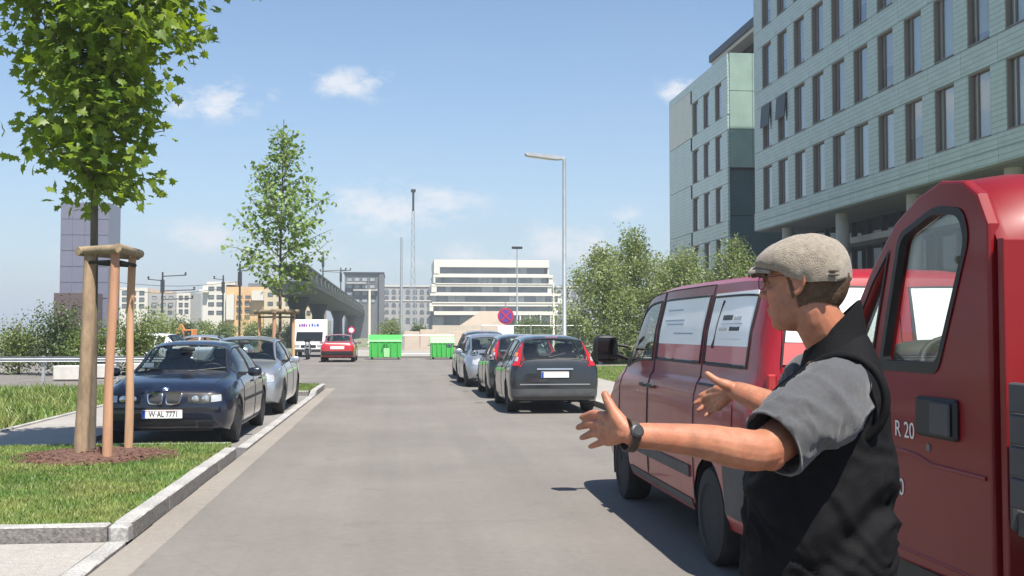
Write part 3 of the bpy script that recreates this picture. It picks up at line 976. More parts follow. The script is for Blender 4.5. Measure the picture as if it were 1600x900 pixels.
# lattice mast
p = atY(645, 518, 200)
mast = empty('lattice_mast', (p.x, 200, 0), 0, 'tall thin lattice mast with dark top left of the white building', 'mast')
zt = atY(645, 296, 200).z
for sx in (-1, 1):
    for sy in (-1, 1):
        MB().tube([(sx * .5, sy * .5, 0), (sx * .22, sy * .22, zt - 4)], .07, 6).build('leg', M['galvanised'], mast)
br = MB()
for k in range(24):
    a, b = k / 24, (k + 1) / 24
    wa, wb = lerp(.5, .22, a), lerp(.5, .22, b); za, zb_ = a * (zt - 4), b * (zt - 4)
    s = 1 if k % 2 else -1
    for q in (-1, 1):
        br.tube([(s * wa, q * wa, za), (-s * wb, q * wb, zb_)], .035, 4); br.tube([(q * wa, s * wa, za), (q * wb, -s * wb, zb_)], .035, 4)
br.build('bracing', M['galvanised'], mast)
MB().lathe([(.2, zt - 4), (.2, zt - .6), (.45, zt - .5), (.45, zt)], 10).build('antenna', M['steel_dark'], mast)
p = atY(627, 518, 190); pole('antenna_pole', p.x, 190, atY(627, 371, 190).z, .28, .2, 'plain thin grey pole just left of the lattice mast', 'mast', 'galvanised')
p = atY(808, 518, 110)
l2 = pole('plaza_lamp', p.x, 110, 10.0, .09, .06, 'slender lamp post with a small dark head in front of the white building', 'lamp', 'galvanised')
MB().cbox(-.55, .55, -.12, .12, 9.95, 10.2, .05).build('lamp_head', M['steel_dark'], l2)
p = atY(865, 518, 95); pole('flag_pole', p.x, 95, atY(865, 441, 95).z, .10, .07, 'short pale pole between white building and street lamp', 'pole', 'white_band')
p = atY(577, 518, 120); pole('signal_pole', p.x, 120, atY(577, 452, 120).z, .16, .13, 'pale pole at the far end of the viaduct', 'pole', 'white_band')
# catenary masts
def catenary(px, Y, ytop, label, arms):
    p = atY(px, 518, Y); zt = atY(px, ytop, Y).z
    o = pole('catenary_mast', p.x, Y, zt, .13, .10, label, 'mast', 'steel_dark')
    MB().box(-.2, .2, -.2, .2, zt - 2.4, zt - .9).build('junction_box', M['steel_dark'], o)
    for (dx, dz) in arms:
        MB().tube([(0, 0, zt - dz), (dx, 0, zt - dz + .15)], .07, 6).build('arm', M['steel_dark'], o)
        MB().lathe([(.05, 0), (.16, .1), (.05, .2), (.16, .3), (.05, .4)], 8, 'z', (dx, 0, zt - dz + .1)).build('insulator', M['steel_dark'], o)
    return o
catenary(253, 130, 425, 'dark railway mast with cross arms above the blue car roof', [(-1.6, 1.0), (2.6, .5), (3.6, 2.2), (3.4, 3.2)])
catenary(348, 150, 430, 'dark railway mast in front of the white and orange flats', [(-1.2, .6)])
catenary(374, 120, 412, 'slim railway mast just left of the second tree', [(1.0, .8)])
catenary(504, 170, 393, 'dark mast rising from the viaduct beside the second tree', [(3.5, 3.0)])
catenary(532, 185, 418, 'short mast with cross arm standing on the viaduct', [(-3.4, .8), (1.6, .6)])

# contact wires above the railway, far left
for i, (pa, pb, py, lab) in enumerate(((182, 374, 441, 'upper thin overhead wire crossing behind the catenary masts'), (182, 348, 452, 'lower thin overhead wire crossing behind the catenary masts'))):
    a = atY(pa, py, 132); b = atY(pb, py - 1, 132)
    w_ = MB().tube([lerp(a, b, t) + Vector((0, 0, -.5 * math.sin(math.pi * t))) for t in np.linspace(0, 1, 9)], .03, 4).build('overhead_wire', M['steel_dark'])
    tag(w_, lab, 'wire')
# small orange digger on the building site
mat('digger_orange', (.50, .19, .05), .6)
p = atY(306, 518, 88)
dg = empty('excavator', (p.x, 88, 0), R(65), 'small orange excavator among the bushes above the roof of the blue saloon', 'excavator')
for s_ in (-1, 1):
    MB().prism([(-1.2, .05), (1.2, .05), (1.45, .35), (1.2, .65), (-1.2, .65), (-1.45, .35)], 'x', s_ * .95 - .22, s_ * .95 + .22).build('track', M['wall_dark'], dg)
MB().cbox(-1.0, 1.0, -1.5, 1.1, .75, 1.65, .08).build('body', M['digger_orange'], dg)
c_ = MB().cbox(-1.0, 0, -.2, 1.2, 1.66, 2.75, .08).build('cab', M['digger_orange'], dg)
MB().box(-1.02, .02, 0, 1.0, 1.9, 2.6).build('cab_window', M['pane_dark'], c_)
MB().prism([(1.0, 1.3), (2.4, 3.5), (2.7, 3.4), (1.5, 1.2)], 'x', .15, .5).prism([(2.4, 3.5), (3.6, 1.8), (3.35, 1.7), (2.3, 3.2)], 'x', .18, .47).build('boom', M['digger_orange'], dg)
MB().prism([(3.35, 1.75), (3.8, 1.5), (3.7, .9), (3.1, .8), (3.2, 1.3)], 'x', 0, .65).build('bucket', M['wall_dark'], dg)
dg.scale = (.62, .62, .62)

# ------------------------------------------------------------------ trees and shrubs
def leaf_mat(name, col, col2, tr=.35, sc=6.0):
    m = bpy.data.materials.new(name); m.use_nodes = True
    n, l = m.node_tree.nodes, m.node_tree.links
    b = n['Principled BSDF']; b.inputs['Roughness'].default_value = .42; b.inputs['Specular IOR Level'].default_value = .4
    out = n['Material Output']
    t = n.new('ShaderNodeTexCoord'); q = n.new('ShaderNodeTexNoise'); q.inputs['Scale'].default_value = sc; q.inputs['Detail'].default_value = 3
    l.new(t.outputs['Object'], q.inputs['Vector'])
    oi = n.new('ShaderNodeObjectInfo')
    a = n.new('ShaderNodeMath'); a.operation = 'MULTIPLY_ADD'; l.new(oi.outputs['Random'], a.inputs[0]); a.inputs[1].default_value = .5; l.new(q.outputs[0], a.inputs[2])
    mr = n.new('ShaderNodeMapRange'); mr.inputs[1].default_value = .4; mr.inputs[2].default_value = .95; l.new(a.outputs[0], mr.inputs[0])
    mx = n.new('ShaderNodeMixRGB'); mx.inputs[1].default_value = (*col, 1); mx.inputs[2].default_value = (*col2, 1)
    l.new(mr.outputs[0], mx.inputs[0]); l.new(mx.outputs[0], b.inputs['Base Color'])
    tl = n.new('ShaderNodeBsdfTranslucent')
    gm = n.new('ShaderNodeMixRGB'); gm.blend_type = 'MULTIPLY'; gm.inputs[0].default_value = 1; gm.inputs[2].default_value = (1.5, 1.5, .6, 1)
    l.new(mx.outputs[0], gm.inputs[1]); l.new(gm.outputs[0], tl.inputs[0])
    ms = n.new('ShaderNodeMixShader'); ms.inputs[0].default_value = tr
    l.new(b.outputs[0], ms.inputs[1]); l.new(tl.outputs[0], ms.inputs[2]); l.new(ms.outputs[0], out.inputs[0])
    MATS[name] = m
    return m


leaf_mat('leaf_maple', (.066, .135, .015), (.21, .285, .036), .52, 2.6)
leaf_mat('leaf_maple_light', (.15, .235, .065), (.28, .345, .11), .35, 2.0)
leaf_mat('leaf_birch', (.125, .175, .055), (.235, .285, .11), .35, 1.2)
leaf_mat('leaf_hedge', (.045, .090, .018), (.12, .165, .035), .3, 2.0)
leaf_mat('leaf_dark', (.03, .06, .015), (.08, .12, .03), .3, 1.5)
mat('bark', (.12, .098, .072), .9, var=.35, scale=14, bump=.8, bscale=25, stretch=(1, 1, .25))
mat('birch_bark', (.40, .38, .34), .8, var=.4, scale=9, bump=.3, bscale=20)
mat('stake_wood', (.50, .33, .19), .75, var=.28, scale=7, bump=.5, bscale=18, stretch=(1, 1, .12), hue=((.42, .22, .13), 1.3))
mat('stake_bark', (.27, .19, .12), .85, var=.4, scale=10, bump=.9, bscale=14, stretch=(1, 1, .3))
mat('half_round', (.25, .19, .12), .85, var=.3, scale=8, bump=.5, bscale=20)
mat('strap', (.012, .012, .012), .8)

MAPLE = [(0, -.02), (.10, .06), (.30, -.10), (.27, .12), (.50, .22), (.33, .33), (.34, .50), (.18, .48), (.02, .80),
         (-.13, .49), (-.31, .52), (-.31, .34), (-.50, .24), (-.27, .13), (-.32, -.08), (-.10, .06)]
OVAL = [(0, -.45), (.26, -.12), (.22, .2), (0, .5), (-.22, .2), (-.26, -.12)]


def leaf_template(outline, fold=.12):
    c = [(0, .22, 0.0)] if outline is MAPLE else [(0, 0, 0)]
    v = c + [(x, y, -fold * abs(x) * 2 - (.10 * max(y, 0) ** 2)) for x, y in outline]
    n = len(outline)
    f = [(0, 1 + i, 1 + (i + 1) % n) for i in range(n)]
    return np.array(v), np.array(f)


def leaf_frames(P, out, rs, up=.7, spread=.6):
    """random leaf orientation: blades face up and outwards, tips droop"""
    n = len(P)
    N = out * .55 + np.array([0, 0, up]) + rs.normal(0, spread, (n, 3))
    N /= np.linalg.norm(N, axis=1)[:, None]
    T = out * .6 + rs.normal(0, .7, (n, 3)) + np.array([0, 0, -.45])
    T -= N * np.sum(T * N, 1)[:, None]
    T /= np.maximum(np.linalg.norm(T, axis=1)[:, None], 1e-6)
    B = np.cross(T, N)
    return B, T, N


def leaf_cloud(name, P, out, size, outline, m, rs, up=.7, spread=.6):
    tv, tf = leaf_template(outline)
    B, T, N = leaf_frames(P, out, rs, up, spread)
    S = size * rs.uniform(.65, 1.2, len(P))
    V = P[:, None, :] + (tv[None, :, 0, None] * B[:, None, :] + tv[None, :, 1, None] * T[:, None, :] + tv[None, :, 2, None] * N[:, None, :]) * S[:, None, None]
    F = tf[None] + (np.arange(len(P)) * len(tv))[:, None, None]
    return V, F, (B, T, N, S)


def tree(name, base, trunk, limbs, size, m, bark, label, group=None, outline=OVAL, seed=0, per=26, sig=.2, near=0, up=.7, spread=.6, cat='tree', step=.28):
    """trunk: [(x,y,z,r)...]; limbs: list of (start z on trunk, azimuth, rise, length)"""
    rs = np.random.RandomState(seed)
    root = empty(name, base, 0, label, cat, group)
    wood = MB(); wood.tube([p[:3] for p in trunk], [p[3] for p in trunk], 10)
    tz = [p[2] for p in trunk]
    C, O = [], []
    for (z, az, rise, ln) in limbs:
        bx = np.interp(z, tz, [p[0] for p in trunk]); by = np.interp(z, tz, [p[1] for p in trunk]); br = np.interp(z, tz, [p[3] for p in trunk])
        pts = []; n = max(4, int(ln / .22))
        p = np.array([bx, by, z]); d = np.array([math.cos(az) * math.cos(rise), math.sin(az) * math.cos(rise), math.sin(rise)])
        for k in range(n + 1):
            pts.append(tuple(p)); p = p + d * ln / n
            d = d + rs.normal(0, .10, 3) + np.array([0, 0, .035]); d /= np.linalg.norm(d)
        wood.tube(pts, list(np.linspace(max(br * .45, .012), .005, n + 1)), 5)
        m_ = max(2, int(ln / step))
        for k in range(m_):
            t = .22 + .78 * (k + .6) / m_
            q = np.array(pts[min(int(t * n), n)])
            side = rs.normal(0, 1, 3); side[2] *= .5; side /= np.linalg.norm(side)
            c = q + side * rs.uniform(.0, .22) * min(1, ln)
            wood.tube([tuple(q), tuple(c)], [.006, .003], 4)
            C.append(c); O.append(np.array([math.cos(az), math.sin(az), .15]))
    C, O = np.array(C), np.array(O)
    k = rs.poisson(per, len(C))
    idx = np.repeat(np.arange(len(C)), k)
    P = C[idx] + np.clip(rs.normal(0, sig, (len(idx), 3)), -1.7 * sig, 1.7 * sig) * np.array([1, 1, .75])
    out = O[idx] + rs.normal(0, .3, (len(idx), 3))
    V, F, fr = leaf_cloud('crown', P, out, size, outline, m, rs, up, spread)
    wood.build('trunk', bark, root, 50)
    sel = np.zeros(len(P), bool)
    if near:
        wp = P + np.array(base)
        rel = wp - np.array(EYEP)
        dz = rel @ np.array(FW); px = 800 + FPX * (rel @ np.array(RT)) / dz; py = 450 - FPX * (rel @ np.array(UP)) / dz
        score = dz + 100 * ((py < -20) | (px < -20) | (px > 1620)) - fr[3] * 6
        sel[np.argsort(score)[:near]] = True
    Vr, kk = V[~sel], (~sel).sum()
    tn = V.shape[1]
    Fr = leaf_template(outline)[1][None] + (np.arange(kk) * tn)[:, None, None]
    crown = link('crown', fast_mesh('crown', Vr.reshape(-1, 3), Fr.reshape(-1, 3), m), root)
    if near:
        crown['kind'] = 'stuff'
        tv, tf = leaf_template(outline)
        lm = fast_mesh('leaf', tv, tf, m)
        B, T, N, S = fr
        for i in np.where(sel)[0]:
            o = link('leaf', lm, root)
            mt = Matrix(((B[i][0], T[i][0], N[i][0]), (B[i][1], T[i][1], N[i][1]), (B[i][2], T[i][2], N[i][2]))).to_4x4()
            o.matrix_basis = Matrix.Translation(Vector(P[i])) @ mt @ Matrix.Scale(float(S[i]), 4)
    return root


def trunk_line(h, r0, r1, wob, seed, lean=(0, 0)):
    rs = np.random.RandomState(seed); out = []
    n = 14
    for k in range(n + 1):
        t = k / n
        out.append((lean[0] * t + wob * math.sin(5 * t + seed) * t, lean[1] * t + wob * math.cos(4 * t + seed) * t, h * t, lerp(r0, r1, t)))
    return out


# first street tree: young maple, crown widening upwards
def limbs_for(z0, z1, n, rad, rise0, rise1, seed, zz=None):
    rs = np.random.RandomState(seed); L = []
    for k in range(n):
        t = (k + rs.uniform(.2, .8)) / n
        z = lerp(z0, z1, t)
        L.append((z, k * 2.399 + rs.uniform(-.3, .3), lerp(rise0, rise1, t) + rs.uniform(-.15, .15), rad(t) * rs.uniform(.8, 1.15)))
    return L


T1 = (-3.52, 13.05, .12)
tree('maple_tree', T1, trunk_line(7.6, .058, .012, .05, 1), limbs_for(3.0, 7.2, 58, lambda t: (.50 + 1.45 * min(t * 1.75, 1)) * (1 - .6 * max(t - .55, 0) / .45), .22, .75, 2),
     .165, M['leaf_maple'], M['bark'], 'large-leaved maple with dense dark crown inside the nearest timber stakes', None, MAPLE, 4, 30, .19, 300, .62, .62, step=.22)
T2 = (-3.0, 28.4, .12)
tree('young_maple', T2, trunk_line(6.9, .05, .010, .04, 3), limbs_for(2.3, 6.5, 52, lambda t: (.85 + 4.6 * min(t, .22)) * (1 - .84 * max(t - .22, 0) / .78), .42, .95, 5),
     .14, M['leaf_maple_light'], M['bark'], 'slim young maple with pointed light green crown beyond the silver car', None, MAPLE, 9, 11, .17, 0, .7, .7, step=.24)


# ------------------------------------------------------------------ timber stake frames
def stake_frame(loc, spots, ztop, label, r=.042):
    o = empty('tree_stakes', (loc[0], loc[1], .1), 0, label, 'tree support')
    tops = []
    for i, (x, y, lx, ly, rr, mm) in enumerate(spots):
        n = 10; pts = []; rad = []
        for k in range(n + 1):
            t = k / n
            pts.append((x + lx * t + .008 * math.sin(7 * t + i * 2), y + ly * t, lerp(-.05, ztop - .1, t))); rad.append(rr * (1.06 - .12 * t + .05 * math.sin(9 * t + i)))
        MB().tube(pts, rad, 12).build('stake', M[mm], o, 60)
        tops.append(Vector(pts[-1]))
    for i in range(len(tops)):
        a, b = tops[i], tops[(i + 1) % len(tops)]
        d = (b - a).normalized(); side = Vector((d.y, -d.x, 0)) * .055
        c = sum(tops, Vector()) / len(tops)
        if (a + side - c).length < (a - side - c).length: side = -side
        z = Vector((0, 0, -.02 - .012 * i))
        MB().tube([a - d * .13 + side + z, b + d * .13 + side + z], .052, 10).build('crossbar', M['half_round'], o, 60)
        MB().tube([a - side * .75 + Vector((0, 0, -.17)), a + side * .8 + Vector((0, 0, -.17)) + d * .05, b + side * .8 - d * .05 + Vector((0, 0, -.17)), b - side * .75 + Vector((0, 0, -.17))], .022, 6).build('strap', M['strap'], o)
    return o


b0 = atY(200, 712, 13.45); b1 = atY(166, 727, 12.6); b2 = atY(133, 727, 12.95)
L1 = (-3.52, 13.05)
stake_frame(L1, [(b0.x - L1[0], b0.y - L1[1], .015, 0, .047, 'stake_wood'), (b1.x - L1[0], b1.y - L1[1], .035, .1, .052, 'stake_wood'), (b2.x - .02 - L1[0], b2.y - .1 - L1[1], .05, .1, .075, 'stake_bark')],
            2.50, 'tall timber stakes with crossbars around the nearest maple')
stake_frame((-3.1, 28.4), [(.42, .15, 0, 0, .045, 'stake_wood'), (-.02, -.38, 0, 0, .05, 'stake_wood'), (-.45, .2, 0, 0, .045, 'stake_wood')], 2.08, 'timber stake frame around the slim young maple')


# ------------------------------------------------------------------ trees on the right
def airy(px, Y, top, rad, seed, label, n=60, per=34, lean=0):
    p = atY(px, 518, Y); zt = atY(px, top, Y).z
    return tree('birch_tree', (p.x, Y, .05), trunk_line(zt - .3, .09, .012, .12, seed, (lean, 0)),
                limbs_for(.6, zt * .88, n, lambda t: rad * (.80 + .55 * math.sin(math.pi * min(t * 1.1, 1))) * (1 - .66 * t), .12, 1.0, seed),
                .13, M['leaf_birch'], M['birch_bark'], label, 'loose light trees on the right', OVAL, seed, per, .24, 0, .4, .9, step=.26)


airy(938, 47.5, 378, 2.2, 11, 'round airy light green tree nearest the street lamp', 60, 34)
airy(990, 49.0, 346, 2.4, 12, 'tallest airy light green tree above the front of the van', 70, 32)
airy(1075, 47.5, 382, 2.3, 13, 'low airy tree behind the middle of the van roof', 60, 30)
airy(1150, 46.0, 362, 2.2, 14, 'airy light green tree in front of the green glass block', 60, 30)
airy(1040, 53.0, 392, 2.0, 15, 'small airy tree between the tallest one and the low one', 50, 28)


def shrub(name, px, Y, top, w, seed, m, label, group, per=40, size=.09, cat='shrub', base=0.0):
    p = atY(px, 518, Y); zt = atY(px, top, Y).z if top else 1.0
    h = max(zt - base, .4)
    rs = np.random.RandomState(seed); L = []
    for k in range(int(16 + w * 8)):
        L.append((h * rs.uniform(.02, .5), rs.uniform(0, 6.28), rs.uniform(.3, 1.35), min(w, h * .6) * rs.uniform(.5, 1.0)))
    return tree(name, (p.x, Y, base), trunk_line(h * .8, .05, .01, .06, seed), L, size, M[m], M['bark'], label, group, OVAL, seed, per, .22 + .06 * w, 0, .6, .8, cat=cat, step=.25)


# hedge and shrubs beyond the right lawn
for i, (px, lab) in enumerate(((903, 'round clipped shrub behind the dark hatchback, leftmost of the right hedge'), (930, 'low clipped shrub left of the van mirror'), (958, 'low clipped shrub beside the front of the van'), (987, 'clipped shrub half hidden by the van bonnet'))):
    shrub('hedge_shrub', px, 48.6, 548, 1.0, 30 + i, 'leaf_hedge', lab, 'low hedge on the right', 60, .08)
# bushes behind the stakes on the left
for i, (px, Y, top, w, mm, lab) in enumerate(((140, 38, 486, 1.7, 'leaf_hedge', 'dense green bush behind the bark-covered stake'), (212, 40, 478, 1.7, 'leaf_hedge', 'tall green bush seen between the two bare stakes'), (243, 52, 478, 1.9, 'leaf_birch', 'light green bush right of the stakes'), (95, 40, 470, 2.0, 'leaf_dark', 'dark bush at the left edge behind the stakes'), (30, 41, 480, 2.2, 'leaf_hedge', 'broad bush in the far left corner'),
                                         (285, 95, 486, 1.8, 'leaf_dark', 'dark round tree above the white car roofs'), (322, 105, 490, 1.7, 'leaf_birch', 'light round tree above the blue car roof'), (352, 100, 494, 1.5, 'leaf_birch', 'small light tree in front of the flats'), (395, 110, 496, 1.6, 'leaf_birch', 'low light tree in front of the orange flats'), (425, 105, 500, 1.4, 'leaf_dark', 'low dark bush under the young maple'), (455, 115, 500, 1.5, 'leaf_birch', 'low bush behind the white van'),
                                         (612, 120, 496, 2.4, 'leaf_birch', 'bush behind the first green container'), (655, 130, 500, 2.0, 'leaf_hedge', 'small bush under the lattice mast'), (820, 105, 492, 2.4, 'leaf_birch', 'light bush under the slender lamp post'), (852, 108, 494, 2.2, 'leaf_hedge', 'bush right of the slender lamp post'), (900, 100, 490, 2.6, 'leaf_hedge', 'bush behind the tall street lamp'))):
    shrub('bush', px, Y, top, w, 60 + i, mm, lab, 'bushes in the background', 34, .11 if Y < 60 else .2, 'bush')

# ------------------------------------------------------------------ street furniture in the distance
mat('green_plastic', (.06, .42, .075), .45, var=.08, scale=2)
mat('green_light', (.30, .78, .28), .5)
mat('green_dark', (.035, .26, .04), .5)
mat('sign_red', (.40, .03, .07), .4)
mat('sign_blue', (.10, .05, .26), .4)
mat('sign_white', (.78, .78, .77), .45)
mat('purple', (.20, .05, .26), .5)
mat('hoarding', (.46, .38, .31), .8, var=.15, scale=.6)
mat('concrete_block', (.52, .50, .47), .85, var=.12, scale=3)
mat('orange_paint', (.78, .24, .03), .45)
mat('rubber', (.018, .018, .018), .75, var=.2, scale=10)


def container(x, y, w, h, label, slope):
    o = empty('recycling_container', (x, y, 0), 0, label, 'container', 'green recycling containers')
    hw = w / 2
    MB().prism([(-.62, .12), (.62, .12), (.68, h * .72), (-.68, h * .72)], 'x', -hw, hw).build('body', M['green_plastic'], o)
    lid = MB()
    if slope: lid.prism([(-.72, h * .725), (.7, h * .725), (.55, h), (-.25, h)], 'x', -hw - .03, hw + .03)
    else: lid.prism([(-.72, h * .725), (.7, h * .725), (.66, h * .8), (.3, h), (-.3, h), (-.66, h * .8)], 'x', -hw - .03, hw + .03)
    l_ = lid.build('lid', M['green_light'] if slope else M['green_plastic'], o)
    for sx in (-1, 1):
        for sy in (-1, 1):
            MB().lathe([(.08, -.04), (.08, .04)], 12, 'x', (sx * (hw - .15), sy * .5, .08)).build('wheel', M['rubber'], o)
    k = 5
    for i in range(k):
        xx = -hw + w * (i + .5) / k
        MB().box(xx - .03, xx + .03, -.74, -.60, .15, h * .70).build('rib', M['green_plastic'], o)
    MB().tube([(-hw - .02, -.3, h * .62), (-hw - .14, -.3, h * .62), (-hw - .14, .3, h * .62), (-hw - .02, .3, h * .62)], .025, 6).build('handle', M['green_dark'], o)
    return o


a = atY(577, 560, 60.5); b = atY(627, 560, 60.5)
c1 = container((a.x + b.x) / 2, 60.9, b.x - a.x, 1.36, 'wide green recycling container with light label beside the red car', False)
MB().box(-.08, .22, -.765, -.745, .16, .62).build('sticker', M['green_light'], c1)
MB().prism([(-.2, .62), (-.1, .95), (.1, .95), (.2, .7), (.1, .62), (.05, .82), (-.08, .82), (-.12, .62)], 'y', -.765, -.745).build('sticker', M['green_dark'], c1)
a = atY(673, 560, 60.5); b = atY(709, 560, 60.5)
container((a.x + b.x) / 2, 60.9, b.x - a.x, 1.25, 'smaller green container with pale sloping lid left of the silver car', True)

# no-stopping sign with white plate
p = atY(790, 518, 45)
sg = pole('traffic_sign', p.x, 45.0, 2.75, .035, .032, 'round red and blue no-stopping sign above a white plate by the silver car', 'sign', 'galvanised')
MB().lathe([(.34, -.07), (.34, -.05)], 32, 'y', (0, 0, 2.18)).build('sign_ring', M['sign_red'], sg)
MB().lathe([(.265, -.085), (.265, -.07)], 32, 'y', (0, 0, 2.18)).build('sign_face', M['sign_blue'], sg)
for s in (-1, 1):
    q = MB().cbox(-.27, .27, -.095, -.085, -.035, .035, .004).build('sign_bar', M['sign_red'], sg); q.location = (0, -.001 * (s + 1), 2.18); q.rotation_euler = (0, R(45 * s), 0)
MB().cbox(-.33, .33, -.07, -.05, 1.15, 1.80, .008).build('plate', M['sign_white'], sg)

# second small round sign by the red car
p = atY(549, 518, 66)
s2 = pole('traffic_sign', p.x, 66, 1.86, .03, .03, 'small round red and white sign just right of the red car roof', 'sign', 'galvanised')
MB().lathe([(.22, -.06), (.22, -.04)], 28, 'y', (0, 0, 1.62)).build('sign_ring', M['sign_red'], s2)
MB().lathe([(.14, -.075), (.14, -.06)], 28, 'y', (0, 0, 1.62)).build('sign_face', M['sign_white'], s2)


# wire-mesh site fence behind the junction: each panel a part
def site_fence(x0, x1, y, label, h=1.95, ln=3.4):
    o = empty('site_fence', (x0, y, 0), 0, label, 'fence')
    n = int((x1 - x0) / ln)
    pn = MB()
    pn.tube([(.04, 0, .12), (ln - .04, 0, .12)], .02, 6).tube([(.04, 0, h), (ln - .04, 0, h)], .022, 6).tube([(.04, 0, .12), (.04, 0, h)], .02, 6).tube([(ln - .04, 0, .12), (ln - .04, 0, h)], .02, 6)
    for k in range(1, 12): pn.tube([(ln * k / 12, 0, .12), (ln * k / 12, 0, h)], .005, 3)
    for k in range(1, 7): pn.tube([(.04, 0, .12 + (h - .12) * k / 7), (ln - .04, 0, .12 + (h - .12) * k / 7)], .005, 3)
    me = pn.mesh('fence_panel', M['galvanised'])
    ft = MB().cbox(-.12, .12, -.35, .35, 0, .14, .02).mesh('foot', M['concrete_block'])
    for k in range(n):
        link('fence_panel', me, o, (k * ln, 0, 0)); link('foot', ft, o, (k * ln, 0, 0))
    return o


site_fence(atY(752, 518, 74).x, 26, 74, 'wire site fence running behind the right row of cars')
site_fence(atY(628, 518, 70).x, 4.0, 70, 'short wire site fence behind the two green containers', 1.3)
# pink-beige hoarding boards behind the containers
hd = empty('hoarding', (atY(632, 518, 84).x, 84, 0), 0, 'row of pinkish construction boards behind the green containers', 'hoarding')
bm_ = [MB().cbox(0, 1.16, -.03, .03, .0, hh, .01).mesh('board', M['hoarding']) for hh in (1.55, 1.7, 1.4)]
for k in range(7): link('board', bm_[k % 3], hd, (k * 1.2, .02 * (k % 2), 0))
# low wall behind the junction kerb
jw = empty('kerb_far', (0, 63.5, 0)); tag(jw, kind='structure')
for k in range(26): link('kerb_stone', ks[k % 3], jw, (-2.4 + 1.3 * k, 0, .13), (0, 0, R(90)))
sheet('island', [(-3.2, 63.58), (34, 63.58), (34, 90), (-3.2, 90)], .06, M['plaza'])

# steel crash barrier and concrete blocks on the left
gr = empty('crash_barrier', (-8.6, 34.5, 0), 0, 'low galvanised crash barrier behind the left bushes', 'barrier')
for k in range(5): MB().box(-6.6 + k * 2.2, -6.52 + k * 2.2, .06, .14, 0, .80).build('post', M['galvanised'], gr)
MB().prism([(0, .62), (.04, .66), (0, .70), (.04, .74), (0, .78), (-.03, .78), (.01, .74), (-.03, .70), (.01, .66), (-.03, .62)], 'x', -7, 2.4).build('rail', M['galvanised'], gr)
for i, (x, y, w, lab) in enumerate(((-9.6, 37.0, .8, 'pale concrete block under the crash barrier, middle of three'), (-8.7, 38.2, .7, 'small pale concrete block nearest the mirror of the blue saloon'), (-10.3, 35.6, .8, 'pale concrete block nearest the bark-covered stake'))):
    tag(MB().cbox(-w / 2, w / 2, -.3, .3, 0, .45, .03).build('concrete_block', M['concrete_block'], None, None, (x, y, .02)), lab, 'block', 'concrete blocks by the crash barrier')

# ------------------------------------------------------------------ vehicles
def paint(name, col, metal=.0, rough=.35, coat=1.0, var=.05, spec=.5):
    return mat(name, col, rough, metal, var=var, scale=2.5, coat=coat, spec=spec, crough=.09, back=(.02, .02, .02), rvar=.06)


paint('paint_blue', (.0025, .0045, .016), .0, .3)
paint('paint_silver', (.42, .44, .47), .75, .34)
paint('paint_grey', (.010, .0115, .0135), .0, .34)
paint('paint_black', (.012, .013, .015), .0, .3)
paint('paint_darkgreen', (.008, .012, .010), .0, .3)
paint('paint_red', (.42, .016, .016), .0, .32)
paint('paint_van', (.27, .005, .010), .0, .34, .45, .10, .4)
paint('paint_truck', (.185, .003, .006), .0, .45, .3, .08, .3)
paint('paint_white', (.76, .76, .75), .0, .35)
mat('trim_black', (.014, .014, .015), .55, var=.2, scale=8)
mat('trim_grey', (.055, .057, .060), .6, var=.2, scale=5, rvar=.1)
mat('tyre', (.02, .02, .021), .85, var=.3, scale=18, bump=.3, bscale=60)
mat('alloy', (.48, .49, .50), .35, .85)
mat('wheel_steel', (.16, .16, .16), .5, .5, var=.3, scale=12)
mat('chrome', (.75, .76, .78), .12, 1.0)
mat('lamp_red', (.42, .008, .014), .12, coat=1)
mat('lamp_amber', (.75, .22, .03), .2, coat=1)
mat('lamp_inner', (.62, .63, .64), .18, .8)
mat('lamp_clear', (.45, .47, .48), .06, .3, coat=1)
mat('plate_white', (.72, .72, .70), .45)
mat('plate_blue', (.02, .06, .35), .45)
mat('ink', (.015, .015, .017), .6)
mat('seat', (.035, .036, .04), .85, var=.2, scale=12)
mat('dash', (.025, .026, .028), .7)
glass_mat('car_glass', (.84, .92, .90), .012, .16, .07)
glass_mat('car_glass_dark', (.42, .48, .48), .012, .72)
glass_mat('clear_glass', (.93, .96, .95), .012, .03)


def pchip(x, y, xi):
    x, y = np.asarray(x, float), np.asarray(y, float)
    h = np.diff(x); d = np.diff(y) / h
    m = np.zeros_like(x)
    for i in range(1, len(x) - 1):
        if d[i - 1] * d[i] > 0:
            w1, w2 = 2 * h[i] + h[i - 1], h[i] + 2 * h[i - 1]
            m[i] = (w1 + w2) / (w1 / d[i - 1] + w2 / d[i])
    m[0], m[-1] = d[0], d[-1]
    k = np.clip(np.searchsorted(x, xi) - 1, 0, len(x) - 2)
    t = (xi - x[k]) / h[k]
    return (y[k] * (1 + 2 * t) * (1 - t) ** 2 + m[k] * h[k] * t * (1 - t) ** 2 + y[k + 1] * t * t * (3 - 2 * t) + m[k + 1] * h[k] * t * t * (t - 1))


